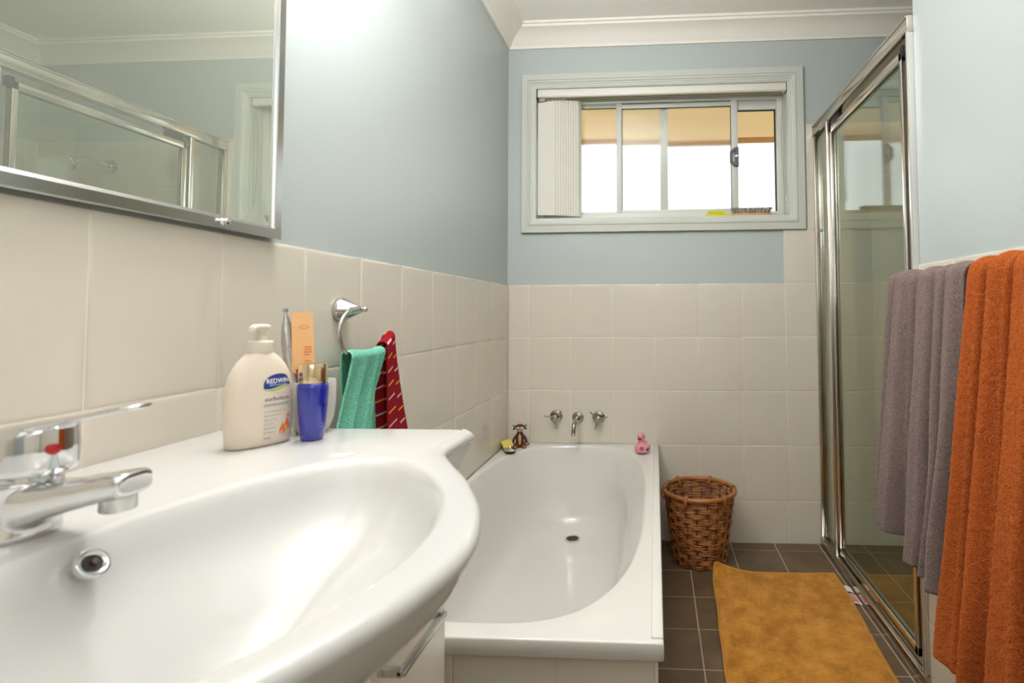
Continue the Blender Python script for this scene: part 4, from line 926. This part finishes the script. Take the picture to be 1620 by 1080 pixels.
def build_mug():
    X, Y = 0.1630, -1.6650; loc = (X, Y, DZ)
    t = thing('white_mug', 'white ceramic toothbrush mug behind the pump bottle and the blue bottle', 'mug', loc)
    m = MB(); m.lathe([(0.0, 0.0), (0.020, 0.0), (0.0225, 0.0015), (0.0245, 0.006), (0.0285, 0.015), (0.0315, 0.026), (0.0325, 0.042), (0.0330, 0.0775), (0.0322, 0.0790), (0.0306, 0.0780), (0.0300, 0.042), (0.0285, 0.026), (0.024, 0.014), (0.016, 0.008), (0.0, 0.0075)], seg=48, cap=False)
    m.build('cup', M['ceramic'], t, sharp=60)
    m = MB(); m.tube(catmull([(-0.030, 0.012, 0.062), (-0.042, 0.018, 0.062), (-0.050, 0.021, 0.048), (-0.042, 0.018, 0.030), (-0.030, 0.012, 0.026)], 5, False), 0.0038, 10); m.build('handle', M['ceramic'], t)
    # orange tube standing in the mug
    ox, oy = X-0.0065, Y-0.006; lo = (ox, oy, DZ+0.0085)
    t2 = thing('orange_tube', 'orange squeeze tube standing crimp up in the white mug', 'tube', lo); t2.scale = (1, 1, 1.09)
    ot = mat('orange_tube_plastic', '#f0bc84', 0.3); n = 36
    def sec(z, w, d, lean=0.0): return [(-d*cos(2*PI*k/n)*0.8+w*sin(2*PI*k/n)*0.62+lean*z, -d*cos(2*PI*k/n)*0.62*-1*-1+w*sin(2*PI*k/n)*0.78, z) for k in range(n)]
    m = MB(); lean = -0.055
    m.loft([sec(z, w, d, lean) for z, w, d in ((0.020, 0.0110, 0.0105), (0.023, 0.0125, 0.0118), (0.05, 0.0132, 0.0105), (0.09, 0.0140, 0.0080), (0.125, 0.0146, 0.0050), (0.150, 0.0150, 0.0022), (0.1545, 0.0150, 0.0009))])
    b = m.build('body', ot, t2, sharp=60)
    m = MB(); m.loft([sec(z, w, d, lean) for z, w, d in ((0.1546, 0.0151, 0.0010), (0.1550, 0.0152, 0.0011), (0.1625, 0.0152, 0.0011), (0.1628, 0.0151, 0.0009))]); m.build('crimp', ot, t2, sharp=30)
    m = MB(); m.loft([sec(z, w, d, lean) for z, w, d in ((0.0002, 0.0100, 0.0100), (0.001, 0.0105, 0.0105), (0.019, 0.0110, 0.0110), (0.0198, 0.0105, 0.0105))]); m.build('cap', M['plastic'], t2)
    ink = mat('orange_brown_print', '#d9793c', 0.5)
    ux, uy = 0.62, 0.78; nx, ny = 0.80, -0.62
    for i, (z, w) in enumerate([(0.112, 1.0), (0.1085, 0.95), (0.105, 1.0), (0.1015, 0.7), (0.092, 0.8), (0.0885, 1.0), (0.085, 0.9), (0.0815, 0.9), (0.078, 0.6)]):
        s0, s1 = -0.0010, -0.0010+0.0115*w; zz = z
        m = MB(); V = []
        for k in range(5):
            s = s0+(s1-s0)*k/4
            for h in (0, 0.0015):
                wz = 0.0140; dz_ = 0.0078-0.0028*(zz-0.09)/0.035; q = max(0, 1-(s/wz)**2)**0.5*dz_+0.0004
                V.append((ux*s+nx*q+lean*zz, uy*s+ny*q, zz+h))
        m.add(V, [(2*k, 2*k+1, 2*k+3, 2*k+2) for k in range(4)]); m.build('print_line', ink, b, smooth=False)
    m = MB(); V = []
    for k in range(24):
        a = 2*PI*k/24
        for r in (0.0034, 0.0042):
            s = 0.001+r*1.5*cos(a); z = 0.1415+r*0.75*sin(a); q = max(0, 1-(s/0.0149)**2)**0.5*0.0031+0.0004; V.append((ux*s+nx*q+lean*z, uy*s+ny*q, z))
    m.add(V, [(2*k, 2*k+1, (2*k+3) % 48, (2*k+2) % 48) for k in range(24)]); m.build('print_logo', ink, b, smooth=False)
    # silver tube, edge on
    sx, sy = X-0.0150, Y-0.0060; ls = (sx, sy, DZ+0.0085)
    t3 = thing('silver_tube', 'crumpled silver toothpaste tube standing in the white mug', 'tube', ls); t3.scale = (1.15, 1.15, 1.05); t3.rotation_euler = (0.045, -0.115, 0)
    sv = mat('silver_laminate', '#b9b6b2', 0.25, 0.85, bump=(38, 0.5, 0.006))
    def sec2(z, w, d, c=0.0): return [(d*cos(2*PI*k/n)*0.80+w*sin(2*PI*k/n)*0.60+c, -d*cos(2*PI*k/n)*0.60+w*sin(2*PI*k/n)*0.80, z) for k in range(n)]
    m = MB(); m.loft([sec2(z, w, d, c) for z, w, d, c in ((0.020, 0.0080, 0.0080, 0.002), (0.028, 0.0095, 0.0088, 0.002), (0.06, 0.0105, 0.0085, 0.002), (0.085, 0.0110, 0.0062, 0.001), (0.105, 0.0105, 0.0075, 0.0), (0.13, 0.0092, 0.0070, -0.001), (0.15, 0.0065, 0.0050, -0.001), (0.168, 0.0022, 0.0018, -0.001), (0.170, 0.0018, 0.0016, -0.001))]); m.build('body', sv, t3, sharp=60)
    m = MB(); m.lathe([(0.0085, 0.0002), (0.009, 0.001), (0.0085, 0.019)], (0.002, 0, 0), seg=20); m.build('cap', M['red'], t3)
    m = MB(); m.box(-0.0038, 0.0018, -0.0024, 0.0024, 0.1702, 0.176, 0.0008); m.build('tip', M['satin'], t3)
    m = MB(); m.loft([[(x+0.0055*0.8+0.0058, y-0.0052, z) for x, y in ((0, 0.004), (0.0009, 0.0), (0, -0.004))] for z in (0.03, 0.06, 0.085)], closed=False)
    m.build('red_print', mat('red_brown_print', '#8f4a3e', 0.35), t3)
build_mug()

# ================================================================== THINGS ON THE BATH
BZ = 0.4405
def remesh(ob, v, it=4):
    r = ob.modifiers.new('r', 'REMESH'); r.mode = 'VOXEL'; r.voxel_size = v; r.use_smooth_shade = True
    s = ob.modifiers.new('s', 'SMOOTH'); s.iterations = it; s.factor = 0.5
def build_duck():
    loc = (0.640, -0.155, BZ); t = thing('toy_duck', 'pink spotted rubber duck toy on the back right corner of the bath', 'toy', loc, math.radians(-112))
    pink = mat('pink_vinyl', '#dd929c', 0.4, sss=0.1); plum = mat('plum_spot', '#8d5668', 0.4); purp = mat('purple_spot', '#50296f', 0.4); beak = mat('crimson_beak', '#b81f3c', 0.35); ey = mat('dark_eye', '#4a1626', 0.3)
    # local: +x is the duck's front
    m = MB(); m.sphere((0, 0, 0.024), (0.036, 0.033, 0.024), 28, 16); m.sphere((0.002, 0, 0.014), (0.034, 0.032, 0.0138), 28, 12); m.sphere((0.006, 0, 0.040), (0.020, 0.020, 0.020), 20, 12); m.sphere((0.010, 0, 0.053), (0.013, 0.013, 0.014), 18, 10)
    m.sphere((-0.034, 0, 0.036), (0.012, 0.009, 0.009), 14, 8, Matrix.Rotation(math.radians(35), 3, 'Y'))
    for s in (-1, 1): m.sphere((-0.004, s*0.026, 0.028), (0.020, 0.009, 0.012), 16, 10)
    m.sphere((0.0115, 0, 0.072), (0.0185, 0.0175, 0.0178), 24, 14)
    b = m.build('body', pink, t); remesh(b, 0.0012, 6)
    m = MB(); m.sphere((0.031, 0, 0.0695), (0.010, 0.0095, 0.0032), 16, 8, Matrix.Rotation(math.radians(-14), 3, 'Y')); m.sphere((0.029, 0, 0.0650), (0.008, 0.0085, 0.0030), 16, 8, Matrix.Rotation(math.radians(16), 3, 'Y')); m.build('beak', beak, t)
    for s in (-1, 1): e = MB(); e.sphere((0.0245, s*0.0108, 0.0765), (0.0022, 0.0024, 0.0026), 10, 8); e.build('eye', ey, t)
    def spot(a, el, r, mt):
        d = Vector((cos(a)*cos(el), sin(a)*cos(el), sin(el))); c = Vector((d.x*0.0352, d.y*0.0325, 0.022+d.z*0.023))
        s = MB(); s.lathe([(r, -0.0035), (r, 0.0004), (r*0.8, 0.0012), (0, 0.0016)], c, dirv=(d.x, d.y, d.z), seg=20); s.build('spot', mt, t)
    # camera side is about local +x-ish / -y
    spot(0.35, 0.25, 0.0090, plum); spot(1.15, -0.05, 0.0052, purp); spot(0.55, -0.5, 0.0050, purp); spot(-0.55, -0.25, 0.0052, plum); spot(-1.2, 0.2, 0.006, plum); spot(1.7, 0.35, 0.006, plum)
build_duck()
def build_bull():
    loc = (0.079, -0.082, BZ); t = thing('toy_bull', 'small brown horned bull figurine sitting in the back left corner of the bath', 'toy', loc, math.radians(-75))
    br = mat('dark_brown_fur', '#4c2218', 0.7, bump=(120, 0.6, 0.002)); red = mat('red_brown_hair', '#7d3620', 0.7); tan = mat('tan_belly', '#c99a64', 0.6); gr = mat('grey_muzzle', '#8f7f7d', 0.5); bk = mat('near_black_horn', '#1f1512', 0.4); wt = mat('white_eye', '#e9e2da', 0.3); org = mat('orange_brown_foot', '#9a4a22', 0.6); yl = mat('yellow_spot', '#d9b442', 0.5)
    # local +x faces the camera
    m = MB(); m.sphere((0, 0, 0.030), (0.017, 0.018, 0.030), 20, 14); m.sphere((0.0, 0, 0.060), (0.014, 0.015, 0.016), 18, 12); m.sphere((-0.004, 0, 0.014), (0.020, 0.024, 0.014), 18, 10)
    for s in (-1, 1):
        m.tube([(0.0, s*0.013, 0.055), (0.006, s*0.025, 0.042), (0.012, s*0.029, 0.030)], [0.007, 0.0065, 0.006], 10)
        m.tube([(0.0, s*0.014, 0.012), (0.014, s*0.022, 0.010), (0.022, s*0.022, 0.009)], [0.011, 0.010, 0.008], 10)
    b = m.build('body', br, t); remesh(b, 0.0014, 3)
    m = MB(); m.sphere((0.0115, 0, 0.038), (0.0085, 0.0075, 0.028), 16, 12); m.build('belly', tan, b)
    h = MB(); h.sphere((0.004, 0, 0.087), (0.0155, 0.0165, 0.0155), 20, 12); h.sphere((0.012, 0, 0.079), (0.011, 0.012, 0.011), 16, 10); h = h.build('head', br, t); remesh(h, 0.0013, 3)
    m = MB(); m.sphere((0.0185, 0, 0.0785), (0.0085, 0.0115, 0.0075), 18, 10); m.build('muzzle', gr, h)
    m = MB()
    for k in range(9):
        a = -1.0+2.0*k/8; m.tube([(0.002, 0.010*sin(a), 0.100), (0.006, 0.015*sin(a), 0.1055-0.003*abs(a)), (0.014, 0.013*sin(a), 0.101-0.002*abs(a))], [0.0035, 0.0028, 0.0012], 7)
    m.build('forelock', red, h)
    for s in (-1, 1):
        m = MB(); m.tube(catmull([(0.002, s*0.013, 0.0975), (0.002, s*0.022, 0.0965), (0.002, s*0.028, 0.099), (0.002, s*0.0315, 0.1045)], 4, False), [0.0034]*4+[0.003]*4+[0.0025, 0.002, 0.0015, 0.001, 0.0006], 8); m.build('horn', bk, h)
        m = MB(); m.sphere((0.0, s*0.0245, 0.0865), (0.0035, 0.0085, 0.0045), 12, 8, Matrix.Rotation(s*-0.8, 3, 'X')); m.build('ear', br, h)
        m = MB(); m.sphere((0.0155, s*0.0068, 0.0895), 0.0062, 14, 10); e = m.build('eye', wt, h)
        m = MB(); m.sphere((0.0208, s*0.0055, 0.0890), 0.0024, 10, 8); m.build('pupil', bk, e)
        m = MB(); m.sphere((0.013, s*0.0295, 0.027), 0.0062, 12, 8); m.build('hand_hoof', bk, b)
        m = MB(); m.sphere((0.024, s*0.020, 0.0085), (0.009, 0.0095, 0.0083), 14, 10); f = m.build('foot', org, b)
        m = MB(); m.sphere((0.0325, s*0.020, 0.0090), 0.0026, 8, 6); m.build('foot_spot', yl, f)
    m = MB(); m.tube(catmull([(-0.012, 0.014, 0.010), (-0.008, 0.034, 0.008), (0.002, 0.040, 0.012), (0.004, 0.038, 0.018)], 4, False), 0.0022, 8); m.build('tail', bk, b)
build_bull()
def sponge(name, label, loc, rz, tilt, size, mt_top, mt_bot, seed):
    random.seed(seed); lx, ly, hz = size
    def slab(z0, z1, nmm):
        bm = bmesh.new(); bmesh.ops.create_cube(bm, size=1)
        for q in bm.verts: q.co = Vector((q.co.x*lx, q.co.y*ly, (z0+z1)/2+q.co.z*(z1-z0)))
        bmesh.ops.bevel(bm, geom=bm.edges[:], offset=min(0.0025, (z1-z0)*0.3), segments=2, affect='EDGES'); bmesh.ops.subdivide_edges(bm, edges=bm.edges[:], cuts=3, use_grid_fill=True)
        for q in bm.verts: q.co += Vector((noise.noise(q.co*90+Vector((seed, 0, 0))), noise.noise(q.co*90+Vector((0, seed, 0))), 0))*0.0009
        m = MB(); m.bm(bm); return m
    t = thing(name, label, 'sponge', loc); t.rotation_euler = (0, tilt, rz)
    slab(0.0, hz*0.28, 0).build('scourer', mt_bot, t); slab(hz*0.28, hz, 1).build('foam', mt_top, t)
    return t
M['foamy'] = mat('yellow_foam', '#e3cf6a', 0.9, bump=(260, 0.8, 0.003)); M['scour'] = mat('green_scourer', '#1f6a45', 0.95, bump=(400, 1.0, 0.003))
sponge('kitchen_sponge', 'yellow sponge with a green scourer beside the bull figurine on the bath', (0.034, -0.118, BZ+0.0075), math.radians(25), math.radians(-14), (0.044, 0.07, 0.028), M['foamy'], M['scour'], 4)
t = thing('bath_plug', 'loose black rubber bath plug with a chrome top, in front of the bull', 'plug', (0.0615, -0.178, BZ)); o = (0.0615, -0.178, BZ)
m = MB(); m.lathe([(0.0200, 0.0), (0.0205, 0.002), (0.0255, 0.009), (0.0262, 0.0115), (0.024, 0.0125)], o, seg=36); m.build('rubber', M['black'], t, o)
m = MB(); m.lathe([(0.0258, 0.0122), (0.0262, 0.0135), (0.021, 0.0165), (0.010, 0.019), (0.004, 0.020), (0.003, 0.024), (0.0045, 0.0265), (0.003, 0.029), (0, 0.0295)], o, seg=36); m.build('metal_top', M['chrome'], t, o)

# ================================================================== THINGS ON THE WINDOW SILL
SZ = WZ0+0.0022
M['lime'] = mat('lime_foam', '#d3cf2a', 0.9, bump=(260, 0.7, 0.003)); M['limed'] = mat('lime_cloth', '#b9b525', 0.9)
lo = (1.003, 0.024, SZ); m = MB(); m.box(0.943, 1.056, 0.004, 0.044, SZ, SZ+0.0145, 0.003, 3); s = m.build('lime_sponge', M['lime'], None, lo); tag(s, 'large flat lime yellow sponge lying on the window sill', 'sponge')
lo = (1.0, 0.024, SZ+0.015); m = MB(); m.box(0.957, 1.030, 0.006, 0.040, SZ+0.015, SZ+0.0215, 0.002).box(0.9565, 1.0305, 0.0055, 0.0405, SZ+0.0215, SZ+0.0285, 0.0025); s = m.build('lime_sponge', [M['lime']], None, lo); tag(s, 'smaller lime sponge stacked on top of the larger one on the sill', 'sponge')
def build_brush():
    t = thing('scrubbing_brush', 'wooden scrubbing brush lying bristles up on the window sill', 'brush', (1.158, 0.026, SZ)); o = (1.158, 0.026, SZ)
    wood = mat('pale_orange_wood', '#c99a6e', 0.45, bump=(60, 0.2, 0.001, (1, 8, 8))); n = 48
    def ring(z, k): return [(1.158+0.094*k*spow(cos(2*PI*i/n), 0.55), 0.027+0.0225*k*spow(sin(2*PI*i/n), 0.75), z) for i in range(n)]
    m = MB(); m.loft([ring(SZ, 0.95), ring(SZ+0.002, 0.985), ring(SZ+0.0115, 1.0), ring(SZ+0.0145, 0.97), ring(SZ+0.015, 0.92)]); m.build('handle', wood, t, o)
    bd = mat('dark_bristle', '#8c7a6e', 0.8); bl = mat('pale_bristle', '#d9cdbd', 0.8); random.seed(9)
    md, ml = MB(), MB()
    for i in range(30):
        for j in range(6):
            x = 1.158+(-0.084+0.168*i/29); y = 0.027+(-0.015+0.030*j/5)
            for k in range(5):
                tx = x+random.uniform(-0.002, 0.002); ty = y+random.uniform(-0.002, 0.002); sx = (tx-1.158)*0.12+random.uniform(-0.0035, 0.0035); sy = (ty-0.027)*0.35+random.uniform(-0.003, 0.003)
                mm = ml if (i*7+j*3+k) % 3 == 0 else md
                mm.tube([(tx, ty, SZ+0.0145), (tx+sx*0.4, ty+sy*0.4, SZ+0.029), (tx+sx, ty+sy, SZ+0.042+random.uniform(-0.002, 0.002))], [0.0009, 0.0008, 0.0006], 4, cap=False)
    for mm, mt in ((md, bd), (ml, bl)):
        q = mm.build('bristles', mt, t, o, smooth=False); q['kind'] = 'stuff'
build_brush()

# ================================================================== OUTSIDE THE WINDOW
def build_outside():
    fab = bpy.data.materials.new('apricot_awning_canvas'); fab.use_nodes = True; nt = fab.node_tree; b = nt.nodes['Principled BSDF']; out = nt.nodes['Material Output']
    b.inputs['Base Color'].default_value = (*lin('#fbe5c4'), 1); b.inputs['Roughness'].default_value = 0.8
    tl = nt.nodes.new('ShaderNodeBsdfTranslucent'); tl.inputs['Color'].default_value = (*lin('#ffebcd'), 1); mx = nt.nodes.new('ShaderNodeMixShader'); mx.inputs[0].default_value = 0.6
    nt.links.new(b.outputs[0], mx.inputs[1]); nt.links.new(tl.outputs[0], mx.inputs[2]); nt.links.new(mx.outputs[0], out.inputs[0])
    o = (0.8, 0.45, 2.1)
    t = thing('window_awning', 'apricot canvas awning hanging outside the top of the bathroom window', 'awning', o)
    m = MB(); m.box(-0.45, 2.3, 0.449, 0.451, 2.018, 2.75); m.build('canvas', fab, t, o, smooth=False)
    m = MB(); m.box(-0.45, 2.3, 0.440, 0.458, 1.992, 2.022, 0.003); m.build('bottom_bar', mat('apricot_bar', '#e2a46a', 0.6), t, o)
    m = MB(); m.box(-0.45, 2.3, 0.151, 0.45, 2.75, 2.76); m.build('top_board', mat('eave_board', '#d9d2c4', 0.8), t, o)
    # garden shrub seen only in reflections
    t = thing('garden_tree', 'leafy green tree outside, reflected in the shower glass', 'tree', (-3.4, 4.6, -0.5)); o = (-3.4, 4.6, -0.5)
    m = MB(); m.tube([(-3.4, 4.6, -0.5), (-3.38, 4.6, 0.6), (-3.42, 4.62, 1.6)], [0.12, 0.1, 0.06], 10); m.build('trunk', mat('bark', '#5a4a3a', 0.9), t, o)
    random.seed(21); m = MB()
    for k in range(2600):
        a, e = random.uniform(0, 2*PI), math.asin(random.uniform(-0.7, 1)); r = random.uniform(0.75, 1.0)
        c = Vector((-3.4+1.5*r*cos(a)*cos(e), 4.6+1.3*r*sin(a)*cos(e), 1.45+1.15*r*sin(e)))
        d1 = Vector((random.uniform(-1, 1), random.uniform(-1, 1), random.uniform(-1, 1))).normalized(); d2 = d1.orthogonal().normalized(); s = random.uniform(0.05, 0.09)
        m.add([c-d1*s, c+d2*s*0.5, c+d1*s, c-d2*s*0.5], [(0, 1, 2, 3)])
    m.build('foliage', mat('leaf_green', '#7d8f3a', 0.7, vary=(3, '#4f6a2a', 0.3, 0.7)), t, o, smooth=False)
    m = MB(); m.add([(-30, 0.2, -0.6), (30, 0.2, -0.6), (30, 60, -0.6), (-30, 60, -0.6)], [(0, 1, 2, 3)]); g = m.build('ground', mat('lawn', '#7c8a55', 0.95), smooth=False); tag(g, kind='structure')
build_outside()
